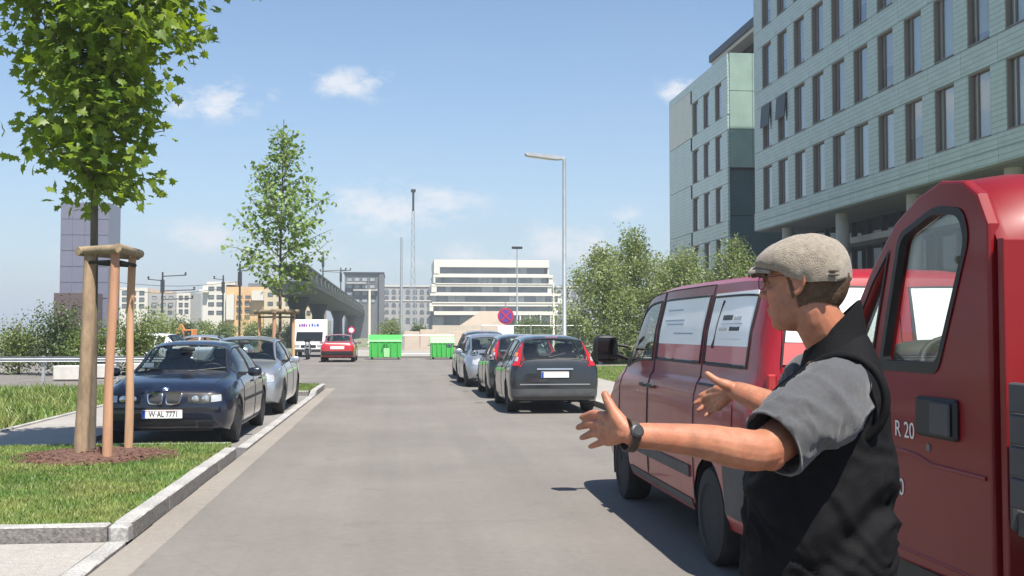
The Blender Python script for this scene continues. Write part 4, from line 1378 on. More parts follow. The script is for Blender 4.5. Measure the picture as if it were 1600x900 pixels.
class Shell:
    def __init__(s, st, crown=.025):
        s.st = np.array(st, float); s.crown = crown
    def section(s, y):
        q = [float(pchip(s.st[:, 0], s.st[:, i], np.array([y]))[0]) for i in range(1, 7)]
        zb, zs, zt, ws, wb, wt = q
        k = min(1.0, max(0.0, (zt - zs) / .3)); c = s.crown * max(k, .6)
        H = zs - zb
        P = [(0, zb), (.78 * ws, zb), (ws - .035, zb + .02), (ws - .004, zb + min(.12, H * .25)), (ws + .012, zb + H * .5), (max(ws, wb) + .002, zs - min(.13, H * .25)),
             (wb - .008, zs - min(.04, H * .08)), (wb - .035, zs), (lerp(wb - .03, wt, .47) + .012 * k, lerp(zs, zt - .05 * k - c, .5)), (wt, zt - .05 * k - c),
             (wt - .075, zt - .012 * k - c), (wt * .52, zt - c * .3), (0, zt)]
        return P
    def pt(s, y, t):
        P = s.section(y); i = min(int(t), 11); f = t - i
        return (lerp(P[i][0], P[i + 1][0], f), y, lerp(P[i][1], P[i + 1][1], f))


def make_car(name, st, loc, heading, paintm, label, cat, windows, doors, axles, wheel_r=.315, group=None, glass='car_glass', rim='alloy', rows=None, arch=.35, n=64, tyre_w=.2, track=None, crown=.025):
    """windows: (kind, y0, y1, t0, t1); doors: (y0, y1, t0, t1). Local +Y is forward."""
    sh = Shell(st, crown)
    root = empty(name, loc, heading, label, cat, group)
    y0, y1 = sh.st[0, 0], sh.st[-1, 0]
    ys = set(np.round(np.linspace(y0, y1, n), 4)) | {round(float(v), 4) for v in sh.st[:, 0]}
    keep = set()
    for w in windows: keep |= {round(w[1], 4), round(w[2], 4)}
    for d in doors: keep |= {round(d[0], 4), round(d[1], 4)}
    ys = sorted([v for v in ys if all(abs(v - k) > .022 for k in keep)] + list(keep))
    ts = {0, .5, 1, 1.5, 2, 2.5, 3, 3.33, 3.66, 4, 4.33, 4.66, 5, 5.5, 6, 6.5, 7, 7.5, 8, 8.5, 9, 9.33, 9.66, 10, 10.5, 11, 11.5, 12}
    tk = set()
    for w in windows: tk |= {w[3], w[4]}
    for d in doors: tk |= {d[2], d[3]}
    ts = sorted([v for v in ts if all(abs(v - k) > .08 for k in tk)] + list(tk))
    G = np.array([[sh.pt(y, t) for t in ts] for y in ys])
    ny, nt = len(ys), len(ts)
    halfw = sh.st[:, 4].max()
    # wheel arches: drop faces inside, pull rim on to the circle
    inside = np.zeros((ny - 1, nt - 1), bool)
    for ya in axles:
        zc = wheel_r
        for i in range(ny - 1):
            for j in range(nt - 1):
                c = (G[i, j] + G[i + 1, j] + G[i, j + 1] + G[i + 1, j + 1]) / 4
                if c[0] > halfw * .45 and ts[j] < 6.4 and math.hypot(c[1] - ya, c[2] - zc) < arch: inside[i, j] = True
    vin = np.zeros((ny, nt), bool); vout = np.zeros((ny, nt), bool)
    for i in range(ny - 1):
        for j in range(nt - 1):
            (vin if inside[i, j] else vout)[i:i + 2, j:j + 2] = True
    for i in range(ny):
        for j in range(nt):
            if vin[i, j] and vout[i, j] and G[i, j, 0] > halfw * .6:
                ya = min(axles, key=lambda a: abs(a - G[i, j, 1]))
                dy, dz = G[i, j, 1] - ya, G[i, j, 2] - wheel_r
                r_ = math.hypot(dy, dz)
                if r_ > 1e-4 and G[i, j, 2] > wheel_r - .12:
                    G[i, j, 1] = ya + dy / r_ * arch; G[i, j, 2] = wheel_r + dz / r_ * arch
    def region(i, j):
        yc, tcn = (ys[i] + ys[i + 1]) / 2, (ts[j] + ts[j + 1]) / 2
        for k, w in enumerate(windows):
            if w[1] < yc < w[2] and w[3] < tcn < w[4]: return ('w', k)
        for k, d in enumerate(doors):
            if d[0] < yc < d[1] and d[2] < tcn < d[3]: return ('d', k)
        return ('b', 0)
    body = {}
    def emit(key, quad):
        body.setdefault(key, []).append(quad)
    for i in range(ny - 1):
        for j in range(nt - 1):
            if inside[i, j]: continue
            kind, k = region(i, j)
            q = [G[i, j], G[i + 1, j], G[i + 1, j + 1], G[i, j + 1]]
            qm = [p * np.array([-1, 1, 1]) for p in q][::-1]
            if kind == 'b': emit(('b', 0, 0), q); emit(('b', 0, 0), qm)
            elif kind == 'd': emit(('d', k, 1), q); emit(('d', k, -1), qm)
            else:
                if windows[k][4] >= 11.9: emit(('w', k, 0), q); emit(('w', k, 0), qm)
                else: emit(('w', k, 1), q); emit(('w', k, -1), qm)
    def weld(quads, extra=()):
        idx, V, F = {}, [], []
        for q in quads:
            f = []
            for p in q:
                key = tuple(np.round(p, 5))
                if key not in idx: idx[key] = len(V); V.append(tuple(map(float, p)))
                if not f or f[-1] != idx[key]: f.append(idx[key])
            if len(set(f)) >= 3: F.append(tuple(dict.fromkeys(f)))
        mb = MB(); mb.add(V, F)
        return mb
    allq = []
    objs = {}
    caps = []
    for e in (0, ny - 1):
        r_ = [G[e, j] for j in range(nt)]
        for j in range(nt - 1):
            q = [r_[j] * np.array([-1, 1, 1]), r_[j], r_[j + 1], r_[j + 1] * np.array([-1, 1, 1])]
            caps.append(q if e else q[::-1])
    body[('b', 0, 0)] += caps
    bo = weld(body[('b', 0, 0)]).build('body', paintm, root, 38)
    objs['body'] = bo
    for k, d in enumerate(doors):
        for s in (1, -1):
            if ('d', k, s) in body:
                do = weld(body[('d', k, s)]).build('door', paintm, root, 38)
                objs[('door', k, s)] = do
                seam = MB()
                path = [(d[0], t) for t in np.linspace(d[2], d[3], 14)] + [(y, d[3]) for y in np.linspace(d[0], d[1], 8)[1:]] + [(d[1], t) for t in np.linspace(d[3], d[2], 14)[1:]]
                seam.tube([Vector((s * (a[0] + .0005), a[1], a[2])) for a in [sh.pt(y, t) for y, t in path]], .0055, 4)
                seam.build('seam', M['trim_black'], do)
    for k, w in enumerate(windows):
        for s in ((0,) if w[4] >= 11.9 else (1, -1)):
            if ('w', k, s) not in body: continue
            par = root
            for kd, d in enumerate(doors):
                if d[0] - .01 <= w[1] and w[2] <= d[1] + .01 and s: par = objs[('door', kd, s)]
            wo_ = weld(body[('w', k, s)]).build(w[0], M[glass], par, 60)
            objs[(w[0], s)] = wo_
            sl = MB()
            if s:
                path = [(w[1], t) for t in np.linspace(w[3], w[4], 8)] + [(y, w[4]) for y in np.linspace(w[1], w[2], 12)[1:]] + [(w[2], t) for t in np.linspace(w[4], w[3], 8)[1:]] + [(y, w[3]) for y in np.linspace(w[2], w[1], 12)[1:-1]]
                pp = [Vector((s * a[0], a[1], a[2])) for a in [sh.pt(y, t) for y, t in path]]
            else:
                a_ = [sh.pt(w[1], t) for t in np.linspace(w[3], 12, 8)]; b_ = [sh.pt(w[2], t) for t in np.linspace(w[3], 12, 8)]
                e_ = [sh.pt(y, w[3]) for y in np.linspace(w[1], w[2], 8)]
                pp = [Vector(p) for p in a_[::-1]] + [Vector(p) for p in e_[1:-1]] + [Vector(p) for p in b_] + [Vector((-p[0], p[1], p[2])) for p in b_[::-1][1:]] + [Vector((-p[0], p[1], p[2])) for p in e_[::-1][1:-1]] + [Vector((-p[0], p[1], p[2])) for p in a_[:-1]]
            sl.tube(pp, .011, 5, True, True)
            sl.build('seal', M['trim_black'], wo_, 60)
    # wells and wheels
    if track is None: track = halfw - .015
    for ya in axles:
        for s in (-1, 1):
            rr = []
            for x in (s * (halfw - .012), s * (halfw - .30)):
                rr.append([(x, ya + (arch + .002) * math.cos(a), wheel_r + (arch + .002) * math.sin(a)) for a in np.linspace(-.35, math.pi + .35, 20)])
            v = rr[0] + rr[1]; f = [(i, i + 1, 21 + i, 20 + i) for i in range(19)]
            f.append(tuple(range(20, 40)))
            MB().add(v, f).build('wheel_well', M['trim_black'], root)
    tm = MB().lathe([(wheel_r * .62, -.0), (wheel_r * .66, .012), (wheel_r * .93, .004), (wheel_r, -.03), (wheel_r, -tyre_w + .03), (wheel_r * .93, -tyre_w), (wheel_r * .6, -tyre_w)], 32, 'x').mesh('tyre', M['tyre'], 40)
    rm = MB()
    rm.lathe([(wheel_r * .63, -.004), (wheel_r * .60, -.014), (wheel_r * .58, -.06), (wheel_r * .2, -.065)], 32, 'x')
    if rim == 'alloy':
        for k in range(7):
            a = 2 * math.pi * k / 7
            d = Vector((0, math.cos(a), math.sin(a))); t = Vector((0, -math.sin(a), math.cos(a)))
            r0, r1 = wheel_r * .12, wheel_r * .60
            v = []
            for r_, hw_ in ((r0, .032), (r1, .022)):
                for x in (-.012, -.05): v += [tuple(d * r_ + t * hw_ + Vector((x, 0, 0))), tuple(d * r_ - t * hw_ + Vector((x, 0, 0)))]
            rm.add(v, [(0, 1, 5, 4), (2, 6, 7, 3), (0, 4, 6, 2), (1, 3, 7, 5)])
        rm.lathe([(.001, -.006), (wheel_r * .2, -.008), (wheel_r * .22, -.05)], 20, 'x')
    else:
        rm.lathe([(.001, -.012), (wheel_r * .22, -.012), (wheel_r * .26, -.03), (wheel_r * .5, -.035), (wheel_r * .56, -.01), (wheel_r * .6, -.02)], 28, 'x')
    rm_ = rm.mesh('rim', M[rim], 40)
    for ya in axles:
        for s in (-1, 1):
            w = empty('wheel', (s * track, ya, wheel_r)); w.parent = root
            if s < 0: w.rotation_euler = (0, 0, math.pi)
            link('tyre', tm, w); link('rim', rm_, w)
    # ray target
    V, F = [], []
    for q in [q for key, qs in body.items() for q in qs]:
        b = len(V); V += [tuple(map(float, p)) for p in q]; F.append((b, b + 1, b + 2, b + 3))
    bvh = BVHTree.FromPolygons(V, F)
    root_info = dict(root=root, sh=sh, bvh=bvh, objs=objs)
    return root_info


def patch(ci, name, m, pts, face, off=.006, n=(10, 6), parent=None, depth=.02, rounding=.0):
    """a panel lying on the shell. pts: 4 corners (a, z) seen from the face; a = x for front/rear, y for sides"""
    bvh = ci['bvh']; V = []
    nx, nz = n
    D = {'front': Vector((0, -1, 0)), 'rear': Vector((0, 1, 0)), 'right': Vector((-1, 0, 0)), 'left': Vector((1, 0, 0))}[face]
    ok = True
    for j in range(nz + 1):
        for i in range(nx + 1):
            u, v = i / nx * 2 - 1, j / nz * 2 - 1
            if rounding:
                u2 = u * math.sqrt(1 - rounding * v * v / 2); v = v * math.sqrt(1 - rounding * u * u / 2); u = u2
            u, v = (u + 1) / 2, (v + 1) / 2
            p = Vector(pts[0]) * (1 - u) * (1 - v) + Vector(pts[1]) * u * (1 - v) + Vector(pts[2]) * u * v + Vector(pts[3]) * (1 - u) * v
            o = Vector((p[0], 0, p[1])) if face in ('front', 'rear') else Vector((0, p[0], p[1]))
            o = o - D * 6
            h = bvh.ray_cast(o, D)
            if h[0] is None:
                q = bvh.find_nearest(o + D * 3.6); hp = q[0]
            else: hp = h[0]
            V.append(hp - D * off)
    F = []
    W_ = nx + 1
    for j in range(nz):
        for i in range(nx): F.append((j * W_ + i, j * W_ + i + 1, (j + 1) * W_ + i + 1, (j + 1) * W_ + i))
    ring = [i for i in range(W_)] + [j * W_ + nx for j in range(1, nz + 1)] + [nz * W_ + i for i in range(nx - 1, -1, -1)] + [j * W_ for j in range(nz - 1, 0, -1)]
    b = len(V)
    V += [V[i] + D * depth for i in ring]
    k = len(ring)
    F += [(ring[(i + 1) % k], ring[i], b + i, b + (i + 1) % k) for i in range(k)]
    mb = MB(); mb.add(V, F)
    return mb.build(name, m, parent or ci['root'], 30)


def flip(pts):
    return [(-pts[1][0], pts[1][1]), (-pts[0][0], pts[0][1]), (-pts[3][0], pts[3][1]), (-pts[2][0], pts[2][1])]


def plate(ci, face, z, text, off=.012, x=0, w=.52, h=.112):
    bvh = ci['bvh']; s = 1 if face == 'front' else -1
    hit = bvh.ray_cast(Vector((x, s * 6, z)), Vector((0, -s, 0)))
    y = hit[0].y + s * off
    o = MB().cbox(-w / 2, w / 2, -.006, .006, -h / 2, h / 2, .004).build('number_plate', M['plate_white'], ci['root'], None, (x, y, z), (0, 0, math.pi if s > 0 else 0))
    MB().box(-w / 2 + .004, -w / 2 + .045, -.009, -.0062, -h / 2 + .004, h / 2 - .004).build('euro_band', M['plate_blue'], o)
    MB().box(-w / 2 + .004, w / 2 - .004, -.009, -.0062, h / 2 - .0105, h / 2 - .0075).build('plate_line', M['sign_red'], o)
    if text:
        link('lettering', text_mesh(text, h * .92, M['ink'], .0006, sx=.78, bold=.0015), o, (.02, -.0075, -.003), (R(90), 0, 0))
    return o


def mirror(ci, y, z, x, m, w=.20, h=.13, d=.10):
    for s in (-1, 1):
        o = MB().add(*ellipsoid((s * (x + w / 2), y, z), (w / 2, d / 2, h / 2), 12, 8, 3.2)).build('wing_mirror', m, ci['root'], 50)
        MB().box(s * (x - .08) - .05, s * (x - .08) + .06, y - .025, y + .025, z - .05, z - .0).build('mirror_arm', M['trim_black'], o)
        MB().cbox(s * (x + w / 2) - w * .4, s * (x + w / 2) + w * .4, y - d * .48, y - d * .40, z - h * .36, z + h * .36, .01).build('mirror_glass', M['chrome'], o)


def ellipsoid(c, r, nu=16, nv=10, p=2.0):
    """superellipsoid verts / faces"""
    V, F = [], []
    def sp(v, e): return math.copysign(abs(v) ** e, v)
    e = 2.0 / p
    for j in range(nv + 1):
        ph = -math.pi / 2 + math.pi * j / nv
        for i in range(nu):
            th = 2 * math.pi * i / nu
            V.append((c[0] + r[0] * sp(math.cos(ph), e) * sp(math.cos(th), e), c[1] + r[1] * sp(math.cos(ph), e) * sp(math.sin(th), e), c[2] + r[2] * sp(math.sin(ph), e)))
    for j in range(nv):
        for i in range(nu):
            F.append((j * nu + i, j * nu + (i + 1) % nu, (j + 1) * nu + (i + 1) % nu, (j + 1) * nu + i))
    return V, F


def interior(ci, yf, yr, zseat, ydash, zdash, x=.36, wheel_side=1):
    root = ci['root']
    # wheel_side: local x of the driver (left-hand drive: -x)
    for yy in (yf, yr):
        for s in (-1, 1):
            o = MB().add(*ellipsoid((s * x, yy + .05, zseat), (.25, .27, .10), 16, 10, 3.5)).add(*ellipsoid((s * x, yy - .25, zseat + .33), (.24, .09, .34), 16, 10, 3.2)).build('seat', M['seat'], root, 50)
            MB().add(*ellipsoid((s * x, yy - .29, zseat + .74), (.13, .05, .09), 12, 8, 3)).build('headrest', M['seat'], o, 50)
    MB().cbox(-.66, .66, ydash - .25, ydash + .12, zdash - .3, zdash, .05).build('dashboard', M['dash'], root)
    c = Vector((-x, ydash - .42, zdash - .02))
    ax = Vector((0, -.9, .45)).normalized(); u = Vector((1, 0, 0)); v = ax.cross(u)
    o = MB().tube([c + (u * math.cos(t) + v * math.sin(t)) * .19 for t in np.linspace(0, 2 * math.pi, 24, endpoint=False)], .016, 6, True, True).build('steering_wheel', M['trim_black'], root, 60)
    MB().tube([c, c - ax * .3], .03, 8).build('column', M['trim_black'], o)
    MB().box(-.70, .70, yr - .3, ydash, .26, .30).build('floor', M['dash'], root)
    MB().add(*ellipsoid((0, ydash - .35, zdash + .36), (.11, .02, .035), 12, 8, 3)).build('rear_view_mirror', M['trim_black'], root, 50)


SEDAN = [(-2.235, .42, .62, .70, .60, .60, .46), (-2.215, .36, .72, .82, .70, .70, .56), (-2.15, .28, .83, .95, .79, .78, .64), (-1.95, .24, .885, 1.01, .84, .82, .66), (-1.45, .20, .91, 1.045, .868, .84, .66),
         (-.85, .18, .91, 1.355, .87, .84, .575), (-.4, .18, .90, 1.405, .87, .84, .56), (.12, .18, .89, 1.40, .87, .84, .555), (.42, .18, .885, 1.345, .87, .84, .57), (.95, .18, .875, 1.04, .87, .84, .655),
         (1.12, .18, .865, .965, .87, .84, .70), (1.5, .18, .835, .925, .868, .83, .70), (1.93, .20, .775, .86, .84, .79, .66), (2.12, .23, .71, .785, .79, .74, .61), (2.20, .27, .64, .72, .72, .69, .54), (2.235, .34, .56, .62, .62, .60, .44)]
SED_W = [('windscreen', .44, 1.06, 9.5, 12), ('rear_window', -1.42, -.88, 9.5, 12), ('side_window', -.14, .93, 7.14, 8.86), ('side_window', -1.05, -.22, 7.14, 8.86)]
SED_D = [(-.18, 1.02, 2.5, 7.1), (-1.12, -.18, 2.5, 7.1)]
SED_AX = [-1.265, 1.46]
HATCH = [(-1.96, .36, .62, .80, .66, .66, .52), (-1.93, .28, .78, .98, .76, .76, .60), (-1.86, .24, .93, 1.10, .815, .80, .64), (-1.72, .21, .97, 1.28, .835, .81, .62), (-1.52, .20, .97, 1.425, .84, .815, .585), (-1.2, .19, .965, 1.465, .842, .815, .57), (-.5, .18, .94, 1.485, .842, .815, .565),
         (.05, .18, .92, 1.46, .842, .815, .565), (.35, .18, .91, 1.385, .842, .815, .58), (.98, .18, .89, 1.09, .842, .81, .64), (1.2, .18, .88, 1.0, .84, .80, .66), (1.55, .19, .83, .93, .82, .77, .62), (1.82, .23, .74, .82, .76, .71, .56), (1.93, .28, .63, .70, .68, .64, .46), (1.96, .35, .54, .60, .58, .55, .38)]
HAT_W = [('windscreen', .38, 1.12, 9.5, 12), ('rear_window', -1.905, -1.56, 9.55, 12), ('side_window', -.20, .93, 7.14, 8.86), ('side_window', -1.12, -.28, 7.14, 8.86), ('quarter_window', -1.52, -1.20, 7.2, 8.8)]
HAT_D = [(-.24, 1.04, 2.5, 7.1), (-1.16, -.24, 2.5, 7.1)]
HAT_AX = [-1.20, 1.29]


def door_handles(ci, ys, z, m):
    for k, y in enumerate(ys):
        for s in (-1, 1):
            h = ci['bvh'].ray_cast(Vector((s * 5, y, z)), Vector((-s, 0, 0)))
            if h[0] is None: continue
            par = ci['objs'].get(('door', k, s), ci['root'])
            MB().cbox(min(h[0].x, h[0].x + s * .03), max(h[0].x, h[0].x + s * .03), y - .085, y + .085, z - .014, z + .014, .006).build('handle', m, par)


# ---- dark blue saloon facing the camera
ci = make_car('blue_saloon', SEDAN, (-3.075, 17.09, 0), math.pi, M['paint_blue'], 'dark blue saloon with twin chrome grilles parked facing the camera behind the stakes', 'car', SED_W, SED_D, SED_AX, .318, rim='alloy')
root = ci['root']
interior(ci, .12, -.72, .45, 1.0, .92)
for s in (1, -1):
    f_ = (lambda p: p) if s > 0 else flip
    h = patch(ci, 'headlight', M['trim_black'], f_([(.30, .575), (.755, .60), (.735, .715), (.31, .705)]), 'front', .006, (14, 6), rounding=.25)
    for cx, rr, mm in ((.40, .047, 'lamp_inner'), (.53, .05, 'lamp_inner')):
        hit = ci['bvh'].ray_cast(Vector((s * cx, 6, .642)), Vector((0, -1, 0)))[0]
        MB().lathe([(.001, .016), (rr * .6, .013), (rr, .004), (rr, -.02)], 20, 'y', (hit.x, hit.y + .004, .642)).build('lamp', M[mm], h, 40)
    patch(ci, 'indicator', M['lamp_clear'], f_([(.605, .60), (.735, .615), (.722, .70), (.605, .69)]), 'front', .012, (6, 4), h, rounding=.2)
    k = patch(ci, 'grille', M['chrome'], f_([(.018, .565), (.205, .575), (.235, .735), (.018, .735)]), 'front', .018, (8, 6), rounding=.5, depth=.04)
    patch(ci, 'grille_mesh', M['trim_black'], f_([(.034, .58), (.192, .59), (.214, .715), (.034, .715)]), 'front', .0225, (8, 6), k, rounding=.5)
    patch(ci, 'fog_lamp', M['trim_black'], f_([(.44, .255), (.64, .265), (.63, .345), (.44, .345)]), 'front', .006, (6, 4), rounding=.3)
patch(ci, 'bumper_strip', M['trim_black'], [(-.70, .500), (.70, .500), (.70, .535), (-.70, .535)], 'front', .012, (24, 2), depth=.02)
patch(ci, 'air_intake', M['trim_black'], [(-.40, .25), (.40, .25), (.42, .355), (-.42, .355)], 'front', .004, (16, 3), rounding=.1)
patch(ci, 'spoiler_lip', M['trim_grey'], [(-.60, .205), (.60, .205), (.62, .235), (-.62, .235)], 'front', .02, (16, 2), depth=.03)
plate(ci, 'front', .447, 'W·AL 7771', .022, x=.02)
# round badge: dark ring with four quarters
hit = ci['bvh'].ray_cast(Vector((0, 2.14, 3)), Vector((0, 0, -1)))
bd = MB().lathe([(.041, -.004), (.041, .006)], 24, 'z').build('badge', M['ink'], root, 40, hit[0], hit[1].to_track_quat('Z', 'Y').to_euler())
for q in range(4):
    a0 = q * math.pi / 2
    pts = [(0, 0)] + [(.026 * math.cos(a0 + t), .026 * math.sin(a0 + t)) for t in np.linspace(0, math.pi / 2, 6)]
    MB().prism(pts, 'z', .0062, .0082).build('badge_quarter', M['plate_white'] if q % 2 else M['plate_blue'], bd)
MB().lathe([(.041, .0), (.046, .002), (.041, .008)], 24, 'z').build('badge_rim', M['chrome'], bd, 60)
for s in (1, -1):
    MB().tube([Vector((s * q[0], q[1], q[2] + .0012)) for q in [ci['sh'].pt(y_, 9.6) for y_ in np.linspace(1.14, 2.10, 14)]], .004, 4).build('bonnet_seam', M['trim_black'], root)
mirror(ci, .86, .955, .90, M['paint_blue'])
door_handles(ci, (.02, -.92), .80, M['paint_blue'])
for s in (-1, 1):
    patch(ci, 'rub_strip', M['trim_black'], [(-1.0, .545), (1.05, .545), (1.05, .585), (-1.0, .585)], 'right' if s > 0 else 'left', .010, (24, 2))
    patch(ci, 'sill', M['trim_grey'], [(-.88, .215), (1.08, .215), (1.08, .25), (-.88, .25)], 'right' if s > 0 else 'left', .008, (20, 2))
    MB().tube([ci['sh'].pt(.98, 11.6 if s > 0 else 10.5) and (s * .1, 1.08, .975), (s * .60, .98, 1.02)], .008, 5).build('wiper', M['trim_black'], root)
MB().cbox(.42, .56, .93, .934, 1.02, 1.09, .001).build('parking_ticket', M['plate_white'], root)

# ---- silver saloon behind it
ci = make_car('silver_estate', SEDAN, (-3.0, 22.45, 0), math.pi, M['paint_silver'], 'silver car parked behind the dark blue saloon on the left', 'car', SED_W, SED_D, SED_AX, .315)
ci['root'].scale = (1, 1, 1.03)
interior(ci, .12, -.72, .45, 1.0, .92)
for s in (1, -1):
    f_ = (lambda p: p) if s > 0 else flip
    h = patch(ci, 'headlight', M['lamp_clear'], f_([(.33, .56), (.76, .60), (.74, .73), (.38, .69)]), 'front', .008, (12, 6), rounding=.3)
    patch(ci, 'fog_lamp', M['lamp_clear'], f_([(.46, .30), (.62, .305), (.62, .37), (.46, .37)]), 'front', .006, (6, 4), rounding=.5)
patch(ci, 'grille', M['trim_black'], [(-.27, .56), (.27, .56), (.30, .67), (-.30, .67)], 'front', .008, (12, 4), rounding=.2)
patch(ci, 'air_intake', M['trim_black'], [(-.42, .26), (.42, .26), (.42, .38), (-.42, .38)], 'front', .004, (12, 3), rounding=.2)
plate(ci, 'front', .46, None, .02)
mirror(ci, .86, .965, .90, M['paint_silver'])
door_handles(ci, (.02, -.92), .80, M['paint_silver'])
for s in (-1, 1):
    MB().tube([(s * .56, -.8, 1.40), (s * .57, -.75, 1.44), (s * .56, .15, 1.44), (s * .56, .2, 1.40)], .013, 6).build('roof_rail', M['trim_black'], ci['root'])


# ---- dark grey hatchback, tail to the camera
def hatch_rear(ci, lamps=True, platetxt=None):
    for s in (1, -1):
        f_ = (lambda p: p) if s > 0 else flip
        t = patch(ci, 'tail_light', M['lamp_red'], f_([(.665, .90), (.80, .90), (.685, 1.335), (.565, 1.335)]), 'rear', .010, (5, 14), rounding=.12, depth=.03)
        patch(ci, 'reversing_light', M['lamp_clear'], f_([(.695, .985), (.755, .985), (.715, 1.07), (.672, 1.07)]), 'rear', .016, (4, 4), t, rounding=.3)
        patch(ci, 'indicator', M['lamp_amber'], f_([(.688, 1.08), (.735, 1.08), (.705, 1.15), (.665, 1.15)]), 'rear', .016, (4, 4), t, rounding=.3)
    patch(ci, 'bumper', M['trim_grey'], [(-.80, .33), (.80, .33), (.80, .47), (-.80, .47)], 'rear', .028, (28, 4), depth=.05, rounding=.05)
    patch(ci, 'bumper_line', M['paint_silver'], [(-.66, .545), (.66, .545), (.66, .565), (-.66, .565)], 'rear', .012, (24, 1))
    patch(ci, 'plate_recess', M['trim_black'], [(-.30, .66), (.30, .66), (.33, .82), (-.33, .82)], 'rear', .004, (12, 4), rounding=.1)
    patch(ci, 'grip_bar', M['paint_silver'], [(-.34, .825), (.34, .825), (.34, .855), (-.34, .855)], 'rear', .022, (12, 2))
    patch(ci, 'brake_light', M['lamp_red'], [(-.12, 1.425), (.12, 1.425), (.12, 1.445), (-.12, 1.445)], 'rear', .012, (6, 1))
    plate(ci, 'rear', .735, platetxt, .012)
    MB().tube([(-.1, -1.88, 1.06), (.22, -1.82, 1.13)], .009, 5).build('wiper', M['trim_black'], ci['root'])


p = Vector((2.92, 22.12, 0))
ci = make_car('grey_hatchback', HATCH, p, R(0), M['paint_grey'], 'dark grey hatchback seen from behind, nearest of the right row of parked cars', 'car', HAT_W, HAT_D, HAT_AX, .30)
interior(ci, .05, -.78, .48, 1.0, .95)
hatch_rear(ci, True, None)
mirror(ci, .90, .99, .87, M['paint_grey'])
door_handles(ci, (-.10, -1.02), .84, M['paint_grey'])
# ---- dark green hatchback in front of it
ci = make_car('green_hatchback', HATCH, (2.90, 26.75, 0), R(0), M['paint_darkgreen'], 'dark green hatchback hidden mostly by the dark grey hatchback', 'car', HAT_W, HAT_D, HAT_AX, .30)
hatch_rear(ci, True, None)
mirror(ci, .90, .99, .87, M['paint_darkgreen'])
# ---- silver hatchback nose to the camera
ci = make_car('silver_hatchback', HATCH, (2.66, 31.9, 0), math.pi + R(2), M['paint_silver'], 'silver hatchback facing the camera in the right row of parked cars', 'car', HAT_W, HAT_D, HAT_AX, .30)
interior(ci, .05, -.78, .48, 1.0, .95)
for s in (1, -1):
    f_ = (lambda p: p) if s > 0 else flip
    patch(ci, 'headlight', M['lamp_clear'], f_([(.34, .58), (.70, .63), (.66, .78), (.40, .70)]), 'front', .008, (10, 6), rounding=.5)
    patch(ci, 'fog_lamp', M['trim_black'], f_([(.42, .30), (.58, .30), (.58, .37), (.42, .37)]), 'front', .006, (6, 4), rounding=.5)
patch(ci, 'grille', M['trim_black'], [(-.27, .50), (.27, .50), (.22, .58), (-.22, .58)], 'front', .008, (10, 4), rounding=.3)
patch(ci, 'air_intake', M['trim_black'], [(-.44, .27), (.44, .27), (.44, .40), (-.44, .40)], 'front', .006, (12, 3), rounding=.2)
plate(ci, 'front', .44, None, .02)
mirror(ci, .90, .99, .87, M['paint_silver'])
hatch_proto = ci['root']
# ---- black car last in the row
ci = make_car('black_car', HATCH, (2.80, 37.0, 0), 0, M['paint_black'], 'black car last in the right row, behind the silver hatchback', 'car', HAT_W, HAT_D, HAT_AX, .30)
ci['root'].scale = (1.05, 1.05, 1.06)
hatch_rear(ci, True, None)
mirror(ci, .90, .99, .87, M['paint_black'])
# ---- red saloon seen from behind
ci = make_car('red_saloon', SEDAN, (-3.02, 57.4, 0), R(0), M['paint_red'], 'red saloon seen from behind stopped at the end of the street', 'car', SED_W, SED_D, SED_AX, .31)
for s in (1, -1):
    f_ = (lambda p: p) if s > 0 else flip
    t = patch(ci, 'tail_light', M['lamp_red'], f_([(.38, .66), (.76, .66), (.74, .84), (.38, .84)]), 'rear', .010, (8, 5), rounding=.1)
patch(ci, 'plate_panel', M['plate_white'], [(-.34, .66), (.34, .66), (.34, .80), (-.34, .80)], 'rear', .010, (8, 3))
patch(ci, 'bumper', M['trim_black'], [(-.78, .34), (.78, .34), (.78, .56), (-.78, .56)], 'rear', .03, (24, 4), depth=.05)
patch(ci, 'boot_lip', M['plate_white'], [(-.6, .935), (.6, .935), (.6, .955), (-.6, .955)], 'rear', .008, (16, 1))
mirror(ci, .86, .955, .90, M['paint_red'])
# ---- parked cars beyond the left lawn
spots = [((-10.3, 44.5), 'paint_white', 'white parked car whose roof shows above the windscreen of the blue saloon'), ((-8.2, 46.0), 'paint_silver', 'silver parked car in the distance above the blue saloon roof')]
for i, ((x, y), pm_, lab) in enumerate(spots):
    ci = make_car('parked_car', SEDAN if i % 2 else HATCH, (x, y, 0), R(90 if i % 2 else 75), M[pm_], lab, 'car', SED_W if i % 2 else HAT_W, SED_D if i % 2 else HAT_D, SED_AX if i % 2 else HAT_AX, .31, 'cars parked in the left distance', n=40)
    for s in (1, -1):
        f_ = (lambda p: p) if s > 0 else flip
        patch(ci, 'headlight', M['lamp_clear'], f_([(.34, .58), (.68, .62), (.66, .72), (.38, .70)]), 'front', .008, (6, 4), rounding=.4)
        patch(ci, 'tail_light', M['lamp_red'], f_([(.42, .66), (.68, .66), (.68, .80), (.42, .80)]), 'rear', .010, (6, 4), rounding=.2)

